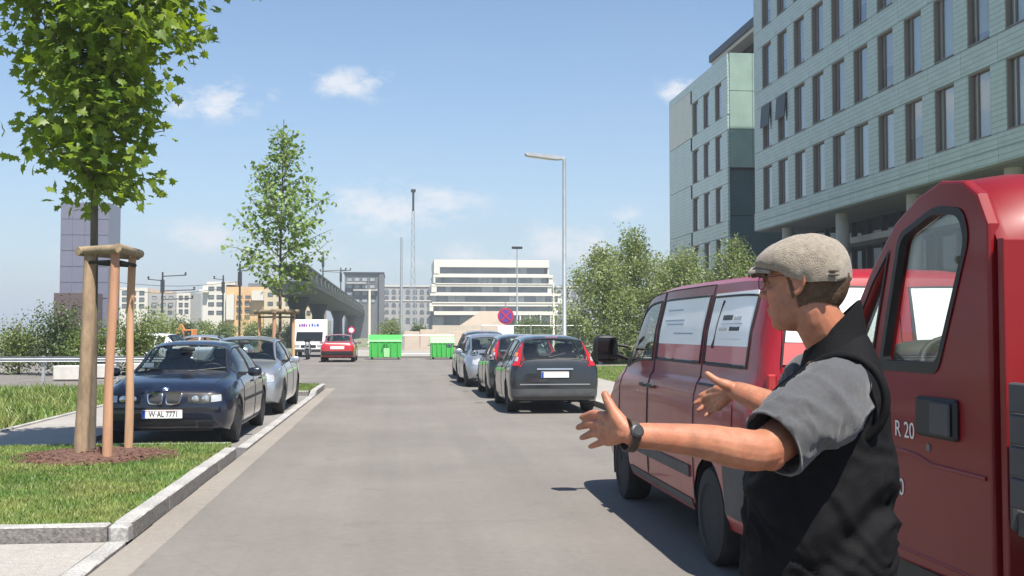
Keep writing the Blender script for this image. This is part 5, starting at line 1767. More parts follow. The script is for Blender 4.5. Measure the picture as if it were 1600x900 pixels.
# ---- white box van facing the camera
wv = empty('box_van', (-5.35, 69.0, 0), math.pi, 'white box van with purple lettering facing the camera beside the red saloon', 'van')
MB().cbox(-1.02, 1.02, -3.2, 1.0, .55, 2.85, .05).build('box_body', M['paint_white'], wv)
MB().prism([(1.02, .42), (2.55, .42), (2.62, .62), (2.55, 1.02), (2.0, 1.18), (1.55, 1.95), (1.02, 1.98)], 'x', -.92, .92).build('cab', M['paint_white'], wv)
MB().prism([(2.03, 1.20), (1.60, 1.88), (1.62, 1.90), (2.05, 1.22)], 'x', -.80, .80).build('windscreen', M['car_glass_dark'], wv)
MB().box(-.45, .45, 2.60, 2.64, .72, .92).build('grille', M['trim_black'], wv)
MB().cbox(-.94, .94, 2.5, 2.70, .38, .58, .03).build('bumper', M['trim_black'], wv)
for s in (-1, 1):
    MB().cbox(s * .68 - .17, s * .68 + .17, 2.50, 2.62, .72, .95, .03).build('headlight', M['lamp_clear'], wv)
    MB().cbox(s * 1.05 - .09, s * 1.05 + .09, 1.78, 1.88, 1.25, 1.62, .03).build('wing_mirror', M['trim_black'], wv)
    for yy in (1.75, -1.9):
        w = MB().lathe([(.2, .02), (.33, 0), (.34, -.1), (.33, -.22), (.2, -.22)], 20, 'x', (s * .9 + (.1 if s > 0 else .12), yy, .34)).build('wheel', M['tyre'], wv, 40)
# band of lettering over the cab: a dark purple word, then paler strokes too far away to read
for k, (xa, xb, c) in enumerate(((.72, .60, 'purple'), (.57, .46, 'purple'), (.44, .33, 'purple'), (.30, .20, 'purple'), (.10, .02, 'plate_blue'), (-.05, -.16, 'plate_blue'), (-.22, -.30, 'plate_blue'), (-.36, -.5, 'plate_blue'))):
    MB().box(xb, xa, 1.003, 1.012, 2.28 + .02 * (k % 2), 2.48 + .03 * (k % 3)).build('lettering', M[c], wv)

wv.scale = (1, 1, .80)
# ---- motorcycle nose-on beside it
mc = empty('motorcycle', (-4.95, 61.2, 0), math.pi, 'small dark motorcycle standing between the silver car and the red saloon', 'motorcycle')
for yy, nm in ((.68, 'wheel'), (-.62, 'wheel')):
    w = MB().tube([(0, yy + .27 * math.cos(t), .31 + .27 * math.sin(t)) for t in np.linspace(0, 2 * math.pi, 24, endpoint=False)], .055, 8, True, True).build('wheel', M['tyre'], mc, 60)
    MB().lathe([(.16, -.02), (.16, .02)], 16, 'x', (0, yy, .31)).build('rim', M['alloy'], w)
MB().add(*ellipsoid((0, .15, .82), (.15, .32, .14), 14, 8)).add(*ellipsoid((0, 0, .48), (.18, .26, .2), 14, 8, 3)).build('tank', M['paint_black'], mc, 60)
MB().add(*ellipsoid((0, -.40, .80), (.14, .36, .07), 14, 8, 3)).build('seat', M['seat'], mc, 60)
MB().tube([(-.12, .68, .31), (-.11, .42, .95)], .03, 6).tube([(.12, .68, .31), (.11, .42, .95)], .03, 6).build('fork', M['alloy'], mc)
MB().tube([(-.36, .26, 1.08), (-.12, .38, 1.02), (.12, .38, 1.02), (.36, .26, 1.08)], .018, 6).build('handlebar', M['trim_black'], mc)
MB().add(*ellipsoid((0, .55, .86), (.11, .08, .11), 14, 8)).build('headlight', M['lamp_clear'], mc, 60)
MB().add(*ellipsoid((0, .50, 1.08), (.19, .06, .17), 14, 8)).build('windshield', M['car_glass_dark'], mc, 60)
MB().prism([(.45, .60), (.92, .60), (.98, .66), (.45, .68)], 'x', -.09, .09).build('mudguard', M['paint_white'], mc)

# ------------------------------------------------------------------ red van with papered windows
mat('paper_white', (.92, .92, .90), .55, coat=.25, var=.04, scale=2)
mat('paper_red', (.55, .11, .11), .5, coat=.6, var=.05, scale=2)
mat('dark_mirror', (.10, .105, .11), .08, 1.0)
mat('paper_grey', (.36, .37, .38), .6)
mat('print_blue', (.34, .42, .50), .6)
VAN = [(-2.36, .48, .80, 1.10, .78, .78, .66), (-2.335, .40, .98, 1.32, .86, .86, .72), (-2.27, .34, 1.17, 1.70, .90, .885, .73), (-2.20, .31, 1.21, 1.87, .912, .895, .725), (-2.08, .29, 1.22, 1.925, .918, .90, .735), (-1.6, .27, 1.22, 1.945, .92, .905, .745), (0, .26, 1.22, 1.95, .92, .905, .75),
       (.75, .26, 1.21, 1.925, .92, .905, .745), (1.02, .26, 1.20, 1.875, .92, .905, .735), (1.55, .26, 1.16, 1.40, .92, .905, .735), (1.76, .27, 1.12, 1.22, .915, .90, .76), (2.08, .28, 1.0, 1.09, .885, .865, .71), (2.26, .32, .84, .93, .83, .81, .63), (2.33, .36, .70, .78, .77, .75, .56), (2.36, .42, .60, .66, .70, .68, .48)]
VAN_W = [('windscreen', 1.04, 1.72, 9.5, 12), ('side_window', .42, 1.36, 7.28, 8.78), ('side_window', -1.01, .27, 7.30, 8.76), ('side_window', -2.02, -1.12, 7.30, 8.72)]
VAN_D = [(.34, 1.46, 2.6, 9.0), (-1.07, .32, 2.6, 9.0)]
vc = Vector((2.97, 8.50, 0))
ci = make_car('red_van', VAN, vc, 0, M['paint_van'], 'red van with white paper covering its rear windows, parked beside the man', 'van', VAN_W, VAN_D, [-1.42, 1.45], .325, glass='clear_glass', rim='wheel_steel', arch=.375, n=72, tyre_w=.22, track=.905, crown=.03)
root = ci['root']
for s, fc in ((-1, 'left'), (1, 'right')):
    for (ya, yb, tag_) in ((-1.02, .28, 0), (-2.03, -1.11, 1)):
        sh_ = patch(ci, 'paper_sheet', M['paper_white'], [(ya + .03, 1.445), (yb - .03, 1.445), (yb - .03, 1.80), (ya + .03, 1.80)], fc, .004, (16, 8), depth=.004)
        patch(ci, 'paper_stripe', M['paper_red'], [(ya + .03, 1.335), (yb - .03, 1.335), (yb - .03, 1.444), (ya + .03, 1.444)], fc, .004, (16, 4), sh_, depth=.004)
        if s < 0:
            if tag_:
                # two lines of print, too blurred to read, and the curved drawing beside them
                for (a, b, z0, z1, mm) in ((-1.62, -1.42, 1.615, 1.65, 'ink'), (-1.80, -1.65, 1.615, 1.64, 'paper_grey'), (-1.84, -1.40, 1.588, 1.596, 'paper_grey'), (-1.80, -1.60, 1.545, 1.572, 'ink'), (-1.56, -1.38, 1.545, 1.568, 'paper_grey'), (-1.84, -1.36, 1.49, 1.495, 'paper_grey')):
                    x_ = a
                    k = 0
                    rr = random.Random(int(z0 * 1000) + int(a * 100))
                    while x_ < b:
                        w_ = min(rr.uniform(.012, .026), b - x_) if (z1 - z0) > .01 else b - x_
                        patch(ci, 'print', M[mm], [(x_, z0), (x_ + w_, z0), (x_ + w_, z1 - rr.uniform(0, .006)), (x_, z1 - rr.uniform(0, .004))], fc, .0055, (2, 1), sh_, depth=.002)
                        x_ += w_ + .007
                pts = [(-1.375, 1.745), (-1.345, 1.70), (-1.325, 1.63), (-1.315, 1.56), (-1.305, 1.49), (-1.285, 1.43)]
                pp = []
                for (y_, z_) in pts:
                    h = ci['bvh'].ray_cast(Vector((-6, y_, z_)), Vector((1, 0, 0)))[0]; pp.append(h + Vector((-.004, 0, 0)))
                MB().tube(pp, [.012, .007, .005, .005, .007, .016], 6).build('print', M['ink'], sh_)
            else:
                for (a, b, z0) in ((-.35, .1, 1.70), (-.45, .14, 1.62), (-.45, .05, 1.59), (-.75, -.2, 1.52)):
                    patch(ci, 'print', M['print_blue'], [(a, z0), (b, z0), (b, z0 + .012), (a, z0 + .012)], fc, .0055, (8, 1), sh_, depth=.002)
    # door handles, sliding rail, side bumpers
    patch(ci, 'slide_rail', M['trim_black'], [(-2.02, 1.175), (-1.08, 1.175), (-1.08, 1.19), (-2.02, 1.19)], fc, .004, (16, 1))
    patch(ci, 'fuel_flap', M['paint_van'], [(-1.95, .93), (-1.76, .93), (-1.76, 1.12), (-1.95, 1.12)], fc, .005, (4, 4), rounding=.2)
    patch(ci, 'bumper_end', M['trim_grey'], [(-2.34, .40), (-1.83, .40), (-1.80, .78), (-2.34, .78)], fc, .018, (12, 8), depth=.04, rounding=.05)
    patch(ci, 'side_moulding', M['trim_grey'], [(-.98, .52), (1.02, .52), (1.02, .60), (-.98, .60)], fc, .012, (24, 2), depth=.02)
    patch(ci, 'sill', M['trim_grey'], [(-1.0, .31), (1.02, .31), (1.02, .37), (-1.0, .37)], fc, .010, (24, 2), depth=.02)
    patch(ci, 'indicator', M['lamp_amber'], [(1.98, .82), (2.14, .80), (2.14, .92), (1.98, .95)], fc, .008, (4, 4), rounding=.1)
door_handles(ci, (.46, .18), 1.10, M['trim_black'])
for s in (1, -1):
    f_ = (lambda p: p) if s > 0 else flip
    d_ = patch(ci, 'rear_door', M['paint_van'], f_([(.006, .50), (.80, .50), (.70, 1.86), (.006, 1.86)]), 'rear', .010, (16, 24), depth=.03, rounding=.02)
    w_ = patch(ci, 'rear_window', M['trim_black'], f_([(.07, 1.33), (.755, 1.33), (.665, 1.815), (.07, 1.815)]), 'rear', .015, (12, 10), d_, rounding=.12)
    patch(ci, 'paper_sheet', M['paper_white'], f_([(.088, 1.475), (.718, 1.475), (.652, 1.80), (.088, 1.80)]), 'rear', .019, (12, 8), d_, rounding=.06)
    patch(ci, 'paper_stripe', M['paper_red'], f_([(.088, 1.345), (.735, 1.345), (.718, 1.472), (.088, 1.472)]), 'rear', .019, (12, 4), d_)
    patch(ci, 'tail_light', M['lamp_red'], f_([(.815, .83), (.885, .83), (.87, 1.20), (.80, 1.20)]), 'rear', .012, (4, 10), rounding=.1)
    MB().cbox(s * .06 - .015, s * .06 + .015, -2.42, -2.385, 1.0, 1.16, .008).build('handle', M['trim_black'], d_)
    for z in (.72, 1.24):
        h = ci['bvh'].ray_cast(Vector((s * .80, -6, z)), Vector((0, 1, 0)))
        if h[0]: MB().cbox(s * .80 - .03, s * .80 + .03, h[0].y - .03, h[0].y + .01, z - .05, z + .05, .01).build('hinge', M['paint_van'], d_)
patch(ci, 'bumper', M['trim_grey'], [(-.90, .36), (.90, .36), (.90, .74), (-.90, .74)], 'rear', .05, (28, 8), depth=.09, rounding=.06)
for s in (1, -1):
    f_ = (lambda p: p) if s > 0 else flip
    patch(ci, 'reflector', M['lamp_red'], f_([(.62, .64), (.86, .64), (.86, .70), (.62, .70)]), 'rear', .058, (6, 2))
    patch(ci, 'headlight', M['lamp_clear'], f_([(.42, .76), (.74, .76), (.72, .92), (.42, .92)]), 'front', .01, (8, 5), rounding=.1)
patch(ci, 'grille', M['trim_black'], [(-.42, .76), (.42, .76), (.42, .90), (-.42, .90)], 'front', .01, (12, 4))
patch(ci, 'bumper', M['trim_grey'], [(-.80, .42), (.80, .42), (.80, .62), (-.80, .62)], 'front', .03, (20, 4), depth=.05)
# big black wing mirrors
for s in (-1, 1):
    o = MB().add(*ellipsoid((s * 1.075, 1.36, 1.385), (.115, .065, .125), 16, 12, 3.4)).build('wing_mirror', M['trim_black'], root, 50)
    MB().tube([(s * .97, 1.38, 1.33), (s * .86, 1.42, 1.29)], .022, 6).tube([(s * .97, 1.38, 1.42), (s * .85, 1.40, 1.40)], .016, 6).build('mirror_arm', M['trim_black'], o)
    MB().cbox(s * 1.075 - .092, s * 1.075 + .092, 1.288, 1.298, 1.285, 1.485, .01).build('mirror_glass', M['dark_mirror'], o)
interior(ci, .62, .0, .82, 1.42, 1.14, .42)
MB().prism([(-.84, .45), (.84, .45), (.83, 1.15), (.70, 1.78), (-.70, 1.78), (-.83, 1.15)], 'y', .26, .29).build('partition', M['dash'], root)

# ------------------------------------------------------------------ red flatbed truck at the right edge
tr0 = Vector((3.0, 3.0, 0))
truck = empty('flatbed_truck', tr0, 0, 'red truck cab with white lettering on its door, close behind the man', 'truck')
SX = 2.10


def side(me, X, flipx=1):
    """curve sheet (u along the street, v up) -> stands in the plane x = X"""
    me.transform(Matrix(((0, 0, flipx, X - tr0.x), (1, 0, 0, -tr0.y), (0, 1, 0, 0), (0, 0, 0, 1))))
    return me


def tpart(name, mb, m, parent=None, smooth=None):
    me = mb.mesh(name, m, smooth); me.transform(Matrix.Translation(-tr0)); return link(name, me, parent or truck)


DOOR = [(4.97, .64), (4.97, 1.38), (4.815, 1.585), (4.60, 1.80), (4.36, 1.985), (4.16, 2.070), (3.98, 2.108), (3.82, 2.088), (3.72, 2.03), (3.655, 1.92), (3.655, .66), (3.70, .62), (4.92, .60)]
WIN = round_poly([(4.515, 1.395), (4.315, 1.935), (4.02, 2.015), (3.82, 1.985), (3.78, 1.88), (4.02, 1.395)], [.03, .05, .06, .05, .06, .05], 4)
QTR = round_poly([(4.86, 1.42), (4.785, 1.545), (4.575, 1.76), (4.42, 1.88), (4.605, 1.405)], .02, 3)
doors_ = []
for X_, s in ((SX, -1), (3.90, 1)):
    d = link('door', side(plate_curve(DOOR, [WIN, QTR], .05, .012, M['paint_truck'], 'door'), X_), truck)
    doors_.append(d)
    x1 = X_ + s * .027
    for poly, nm in ((WIN, 'side_window'), (QTR, 'quarter_window')):
        g = MB(); c = Vector((sum(p[0] for p in poly) / len(poly), sum(p[1] for p in poly) / len(poly)))
        g.prism([tuple(c + (Vector(p) - c) * 1.01) for p in poly], 'x', X_ - .003, X_ + .003)
        tpart(nm, g, M['clear_glass'] if nm == 'side_window' else M['car_glass'], d)
        fr_ = MB(); k = len(poly)
        outer = [tuple(c + (Vector(p) - c) * (1.055 if nm == 'side_window' else 1.05)) for p in poly]
        rr = [[(X_ + s * .030, p[0], p[1]) for p in outer], [(X_ + s * .032, p[0], p[1]) for p in [tuple(c + (Vector(q) - c) * .94) for q in poly]], [(X_ + s * .0, p[0], p[1]) for p in [tuple(c + (Vector(q) - c) * .93) for q in poly]]]
        fr_.rings(rr, False, False)
        tpart('window_seal', fr_, M['trim_black'], d)
    # embossed crease along the door
    MB_ = MB(); MB_.tube([(X_ + s * .022, 4.94, 1.052), (X_ + s * .022, 4.30, 1.05), (X_ + s * .022, 4.20, 1.045), (X_ + s * .022, 4.08, 1.020), (X_ + s * .022, 3.68, 1.018)], .010, 8)
    tpart('crease', MB_, M['paint_truck'], d, 60)
    tpart('crease', MB().tube([(X_ + s * .022, 4.94, .62 + .03), (X_ + s * .022, 3.68, .65)], .008, 8), M['paint_truck'], d, 60)
    # handle: black tray with a flap
    xa, xb = sorted((X_ + s * .020, X_ + s * .046))
    h = tpart('handle', MB().cbox(xa, xb, 3.86, 4.175, 1.128, 1.285, .012), M['trim_black'], d)
    xa, xb = sorted((X_ + s * .047, X_ + s * .060))
    tpart('flap', MB().cbox(xa, xb, 3.88, 4.03, 1.145, 1.27, .006), M['trim_grey'], h)
    tpart('lock', MB().lathe([(.001, X_ + s * .030), (.016, X_ + s * .029), (.018, X_ + s * .02)], 16, 'x', (0, 4.10, 1.085)), M['wheel_steel'], d)
mat('letter_white', (.72, .70, .66), .5)
for txt, yc, zc, sz in (('R 20', 4.300, 1.134, .094), ('0', 4.335, .895, .098)):
    me = text_mesh(txt, sz, M['letter_white'], .0008, sx=1.0)
    me.transform(Matrix(((0, 0, -1, SX - .0275), (-1, 0, 0, yc), (0, 1, 0, zc), (0, 0, 0, 1))))
    me.transform(Matrix.Translation(-tr0))
    link('lettering', me, doors_[0])
# front fender, bonnet and nose
nose = MB()
def ns(y, zt, hw, zb): # cross section of the nose
    c = 3.0
    return [(c - hw, y, zb), (c - hw - .005, y, lerp(zb, zt, .55)), (c - hw + .03, y, zt - .07), (c - hw + .14, y, zt - .01), (c, y, zt + .03), (c + hw - .14, y, zt - .01), (c + hw - .03, y, zt - .07), (c + hw + .005, y, lerp(zb, zt, .55)), (c + hw, y, zb)]
nose.rings([ns(4.98, 1.36, .905, .5), ns(5.3, 1.27, .90, .5), ns(5.62, 1.14, .86, .5), ns(5.78, 1.0, .80, .5), ns(5.83, .80, .74, .52)])
tpart('bonnet', nose, M['paint_truck'], None, 35)
tpart('bumper', MB().cbox(2.16, 3.84, 5.62, 5.90, .42, .62, .04), M['trim_grey'])
for xx in (2.42, 3.58): tpart('headlight', MB().cbox(xx - .15, xx + .15, 5.74, 5.855, .74, .92, .03), M['lamp_clear'])
# roof, pillars, windscreen, back wall
roof = MB(); rr = []
for (y_, z_) in ((4.08, 2.095), (3.98, 2.115), (3.82, 2.088), (3.70, 2.02), (3.60, 1.86)):
    rr.append([(2.10, y_, z_ - .04), (2.13, y_, z_), (2.35, y_, z_ + .035), (3.0, y_, z_ + .05), (3.65, y_, z_ + .035), (3.87, y_, z_), (3.90, y_, z_ - .04), (3.0, y_, z_ - .03)])
roof.rings(rr); tpart('roof', roof, M['paint_truck'], None, 65)
for xx in (2.125, 3.875):
    tpart('pillar', MB().tube([(xx + .01, 4.95, 1.42), (xx + .01, 4.61, 1.79), (xx + .01, 4.37, 1.97), (xx + .01, 4.05, 2.09)], .028, 8), M['paint_truck'], None, 60)
ws_ = MB(); ws_.add([(2.16, 4.95, 1.40), (3.84, 4.95, 1.40), (3.84, 4.60, 1.79), (2.16, 4.60, 1.79), (3.84, 4.36, 1.97), (2.16, 4.36, 1.97), (3.84, 4.06, 2.09), (2.16, 4.06, 2.09)], [(0, 1, 2, 3), (3, 2, 4, 5), (5, 4, 6, 7)])
tpart('windscreen', ws_, M['clear_glass'], None, 60)
back = plate_curve([(2.10, .62), (3.90, .62), (3.90, 1.86), (2.10, 1.86)], [[(2.22, 1.20), (3.78, 1.20), (3.78, 1.80), (2.22, 1.80)]], .04, .006, M['paint_truck'], 'back_wall')
back.transform(Matrix(((1, 0, 0, -tr0.x), (0, 0, -1, 3.60 - tr0.y), (0, 1, 0, 0), (0, 0, 0, 1)))); link('back_wall', back, truck)
tpart('rear_window', MB().box(2.21, 3.79, 3.597, 3.603, 1.19, 1.81), M['car_glass_dark'])
# interior
tpart('dashboard', MB().cbox(2.16, 3.84, 4.62, 4.93, .95, 1.40, .06).add(*ellipsoid((2.46, 4.72, 1.42), (.26, .13, .085), 18, 10, 2.6)), M['dash'], None, 40)
tpart('floor', MB().box(2.14, 3.86, 3.62, 4.95, .60, .66), M['dash'])
for xx in (2.58, 3.30):
    s_ = tpart('seat', MB().add(*ellipsoid((xx, 3.98, .95), (.26, .26, .12), 16, 10, 3.5)).add(*ellipsoid((xx, 3.76, 1.25), (.24, .10, .34), 16, 10, 3.2)), M['seat'], None, 50)
    tpart('headrest', MB().add(*ellipsoid((xx, 3.73, 1.66), (.13, .05, .10), 12, 8, 3)), M['seat'], s_, 50)
c = Vector((2.44, 4.46, 1.36)); ax = Vector((0, -.75, .66)).normalized(); u = Vector((1, 0, 0)); v = ax.cross(u)
sw = tpart('steering_wheel', MB().tube([c + (u * math.cos(t) + v * math.sin(t)) * .20 for t in np.linspace(0, 2 * math.pi, 28, endpoint=False)], .016, 8, True, True), M['trim_black'], None, 60)
tpart('column', MB().tube([c, c - ax * .35], .035, 8).box(2.28, 2.60, 4.45, 4.47, 1.33, 1.38), M['trim_black'], sw)
# sill, chassis, wheels, load bed
for xx in (2.11, 3.84): tpart('sill', MB().cbox(xx, xx + .05, 3.66, 4.96, .40, .595, .01), M['trim_black'])
tpart('chassis', MB().box(2.45, 2.57, .5, 5.6, .45, .60).box(3.43, 3.55, .5, 5.6, .45, .60), M['trim_black'])
for yy in (5.30, 1.55):
    for s in (-1, 1):
        w = tpart('wheel', MB().lathe([(.2, .0), (.31, .01), (.335, -.03), (.335, -.17), (.31, -.2), (.2, -.2)] if s > 0 else [(.2, -.0), (.31, -.01), (.335, .03), (.335, .17), (.31, .2), (.2, .2)], 28, 'x', (3.0 + s * .88, yy, .335)), M['tyre'], None, 40)
        tpart('rim', MB().lathe([(.001, s * -.03), (.12, s * -.03), (.19, s * -.012), (.205, s * -.01)], 24, 'x', (3.0 + s * .88, yy, .335)), M['wheel_steel'], w, 40)
tpart('load_bed', MB().box(2.06, 3.94, .55, 3.46, .86, .94), M['trim_grey'])
for k in range(4):
    tpart('drop_side', MB().cbox(2.03, 2.058, .56, 3.46, .955 + k * .105, 1.055 + k * .105, .006), M['trim_grey'])
    tpart('drop_side', MB().cbox(3.942, 3.97, .56, 3.46, .955 + k * .105, 1.055 + k * .105, .006), M['trim_grey'])
tpart('headboard', MB().cbox(2.05, 3.95, 3.465, 3.50, .87, 1.30, .01), M['trim_grey'])

# ------------------------------------------------------------------ the man
mat('skin', (.33, .152, .090), .5, var=.2, scale=34, rvar=.12, var2=.1, scale2=9, sub=.12, bump=.10, bscale=160, hue=((.37, .140, .078), 14), spec=.4)
mat('vest_cloth', (.0075, .0075, .0085), .8, var=.2, scale=30, bump=.25, bscale=240, spec=.12)
mat('shirt_cloth', (.056, .057, .061), .85, var=.16, scale=120, bump=.35, bscale=420, sheen=.2)
mat('cap_cloth', (.27, .228, .178), .9, var=.22, scale=70, bump=.6, bscale=300, sheen=.2, var2=.12, scale2=12)
mat('cap_dark', (.10, .08, .06), .9)
mat('hair', (.125, .072, .040), .6, var=.4, scale=60, bump=.6, bscale=120)
mat('trousers', (.03, .032, .038), .85, var=.2, scale=40)
mat('leather', (.045, .026, .018), .55, var=.2, scale=20)
mat('eye_white', (.42, .36, .32), .3)

AF = R(12)
FWH = Vector((math.sin(YAW), math.cos(YAW), 0))
MF = -RT * math.cos(AF) + FWH * math.sin(AF)
ML = Vector((0, 0, 1)).cross(MF)
mo = at(1289, 518, 2.765); mo.z = 0
person = None


def pm(f, l, z):
    return MF * f + ML * l + Vector((0, 0, z))


def rel(px, py, d):
    return at(px, py, d) - mo


def ell_ring(c, ax1, ax2, r1, r2, n=24, p=2.0):
    e = 2 / p
    out = []
    for k in range(n):
        t = 2 * math.pi * k / n
        cs, sn = math.cos(t), math.sin(t)
        out.append(c + ax1 * (r1 * math.copysign(abs(cs) ** e, cs)) + ax2 * (r2 * math.copysign(abs(sn) ** e, sn)))
    return out


def limb(mb, pts, rad, n=14):
    """rounded tapered limb"""
    mb.tube(pts, rad, n)
    for p, r_ in ((pts[0], rad[0]), (pts[-1], rad[-1])):
        mb.add(*ellipsoid(p, (r_ * .98,) * 3, 12, 8))


def dense(pts, rad, k=5):
    P = [Vector(p) for p in pts]; out, rr = [], []
    for i in range(len(P) - 1):
        p0 = P[max(i - 1, 0)]; p1 = P[i]; p2 = P[i + 1]; p3 = P[min(i + 2, len(P) - 1)]
        for j in range(k):
            t = j / k
            out.append(.5 * ((2 * p1) + (p2 - p0) * t + (2 * p0 - 5 * p1 + 4 * p2 - p3) * t * t + (3 * p1 - p0 - 3 * p2 + p3) * t ** 3)); rr.append(lerp(rad[i], rad[i + 1], t))
    out.append(P[-1]); rr.append(rad[-1])
    return out, rr


AH = R(31)
HF = -RT * math.cos(AH) + FWH * math.sin(AH)
HL = Vector((0, 0, 1)).cross(HF)
HC = rel(1259, 443, 2.755)


def hp(f, l, z):
    return HC + HF * f + HL * l + Vector((0, 0, z))


def hell(mb, c, r, nu=20, nv=14, p=2.0, tilt=0.0):
    """ellipsoid in the head's own directions"""
    V, F = ellipsoid((0, 0, 0), r, nu, nv, p)
    ct, st_ = math.cos(tilt), math.sin(tilt)
    out = []
    for (x, y, z) in V:
        x2, z2 = x * ct - z * st_, x * st_ + z * ct
        out.append(hp(c[0] + x2, c[1] + y, c[2] + z2))
    mb.add(out, F)


sk = MB()
# head
hell(sk, (-.003, 0, .012), (.096, .075, .098), 28, 20)
hell(sk, (.030, 0, -.030), (.064, .064, .088), 24, 18, 2.2)
hell(sk, (.034, 0, -.075), (.054, .056, .046), 20, 14, 2.3)
hell(sk, (.062, 0, -.100), (.026, .030, .020), 16, 12)
hell(sk, (.073, 0, .022), (.022, .052, .016), 18, 10)          # brow
hell(sk, (.060, .036, -.022), (.030, .022, .022), 16, 10)      # cheeks
hell(sk, (.060, -.036, -.022), (.030, .022, .022), 16, 10)
hell(sk, (.088, 0, -.066), (.012, .024, .007), 14, 8)          # lips
hell(sk, (.085, 0, -.078), (.012, .021, .007), 14, 8)
hell(sk, (.096, 0, -.004), (.012, .012, .034), 14, 10, 2, R(-20))
hell(sk, (.106, 0, -.026), (.016, .014, .012), 14, 10)
hell(sk, (.098, .012, -.030), (.011, .008, .009), 12, 8)
hell(sk, (.098, -.012, -.030), (.011, .008, .009), 12, 8)
for s in (1, -1):                                             # ears: rim, bowl, lobe
    pts = [hp(.012, s * .076, .010), hp(.010, s * .083, .028), hp(-.006, s * .088, .036), hp(-.020, s * .090, .026), hp(-.022, s * .089, .004), hp(-.013, s * .084, -.018), hp(.000, s * .078, -.028), hp(.008, s * .076, -.020)]
    a, b = dense(pts, [.0045, .005, .0055, .0055, .0052, .005, .0065, .0045], 3); sk.tube(a, b, 8)
    hell(sk, (-.004, s * .080, .004), (.016, .006, .026), 14, 10)
# neck
a, b = dense([hp(-.022, 0, -.035), hp(-.028, 0, -.085), pm(-.022, 0, 1.50), pm(-.03, 0, 1.44)], [.058, .059, .066, .085], 4); sk.tube(a, b, 20)
# trunk and legs under the clothes
rr = []
for z, f0, f1, hw in ((.86, .15, -.14, .165), (1.0, .15, -.14, .165), (1.2, .13, -.13, .17), (1.34, .105, -.12, .175), (1.42, .075, -.10, .16), (1.47, .05, -.08, .10)):
    rr.append(ell_ring(pm((f0 + f1) / 2, 0, z), MF, ML, (f0 - f1) / 2, hw, 24, 2.3))
sk.rings(rr)
for s in (1, -1):
    limb(sk, [pm(0, s * .09, .90), pm(.01, s * .10, .50), pm(-.01, s * .105, .10)], [.085, .06, .045])
# near (left) arm and hand
S_ = rel(1302, 616, 2.585); E_ = rel(1196, 701, 2.385); W_ = rel(990, 680, 2.285)
a, b = dense([S_, lerp(S_, E_, .5) + Vector((0, 0, -.005)), E_, rel(1150, 700, 2.36), rel(1105, 691, 2.34), rel(1045, 684, 2.31), W_], [.060, .052, .045, .045, .0385, .031, .0255], 6)
limb(sk, a, b, 18)
sk.add(*ellipsoid(rel(1205, 712, 2.385), (.034, .034, .034), 14, 10))


def finger(pts, rad):
    a, b = dense(pts, rad, 4); limb(sk, a, b, 10)


LW = rel(976, 679, 2.288)
LM = [rel(947, 650, 2.335), rel(941, 663, 2.347), rel(943, 677, 2.345), rel(950, 689, 2.335)]
LP = [rel(927, 646, 2.385), rel(920, 662, 2.400), rel(924, 678, 2.397), rel(935, 693, 2.372)]
LT = [rel(909, 652, 2.415), rel(903, 668, 2.432), rel(909, 684, 2.428), rel(922, 698, 2.398)]
for k in range(4):
    r_ = (.0088, .009, .0086, .0075)[k]
    finger([lerp(LW, LM[k], .05), lerp(LW, LM[k], .5), LM[k]], [.017, .0155, .0125])
    finger([LM[k], lerp(LM[k], LP[k], .5), LP[k], lerp(LP[k], LT[k], .55), LT[k]], [.0112, r_ * 1.03, r_ * 1.05, r_ * .95, r_ * .78])
finger([rel(975, 668, 2.292), rel(966, 655, 2.302), rel(957, 640, 2.313), rel(950, 627, 2.322), rel(945, 616, 2.330)], [.019, .0165, .0122, .0108, .0088])
# far (right) arm and hand
SR = pm(.02, -.20, 1.41); ER = rel(1258, 655, 2.99); WR = rel(1152, 611, 3.12)
a, b = dense([SR, lerp(SR, ER, .5), ER, lerp(ER, WR, .35), lerp(ER, WR, .7), WR], [.060, .05, .045, .043, .036, .028], 6)
limb(sk, a, b, 18)
RW = rel(1146, 612, 3.125)
RM = [rel(1119, 608, 3.185), rel(1114, 618, 3.195), rel(1116, 628, 3.190), rel(1121, 637, 3.175)]
RP = [rel(1106, 613, 3.230), rel(1099, 623, 3.238), rel(1102, 634, 3.228), rel(1110, 643, 3.205)]
RTp = [rel(1094, 618, 3.240), rel(1086, 630, 3.240), rel(1091, 641, 3.225), rel(1102, 650, 3.200)]
for k in range(4):
    r_ = (.0088, .009, .0086, .0075)[k]
    finger([lerp(RW, RM[k], .05), lerp(RW, RM[k], .5), RM[k]], [.017, .015, .0125])
    finger([RM[k], lerp(RM[k], RP[k], .5), RP[k], lerp(RP[k], RTp[k], .55), RTp[k]], [.0112, r_ * 1.03, r_ * 1.05, r_ * .95, r_ * .78])
finger([rel(1144, 606, 3.12), rel(1133, 601, 3.115), rel(1122, 596, 3.12), rel(1114, 591, 3.125), rel(1105, 584, 3.13)], [.019, .0165, .0122, .0108, .0088])
me = remesh(sk, .0032, 5, M['skin'], 'person', .5)
person = link('person', me, None, mo)
tag(person, 'man in flat cap and black vest holding both hands out, seen from the side', 'person')


def wear(name, mb, m, smooth=60, parent=None):
    return mb.build(name, m, parent or person, smooth)


def wrinkle(p, amp, s, axis, sharp=1.0, seed=0.0):
    """cloth folds running across the given direction"""
    q = Vector(p) * s
    d = q.dot(axis)
    w = noise.noise(q * .6 + Vector((seed, 3, 7))) * 2.2
    f = noise.noise(Vector((d * 1.0 + w, w * .6 + seed, q.z * .18)))
    g = noise.noise(q * 1.7 + Vector((9, seed, 1)))
    return amp * (1 - abs(f) * 2.0 * sharp) + amp * .35 * g


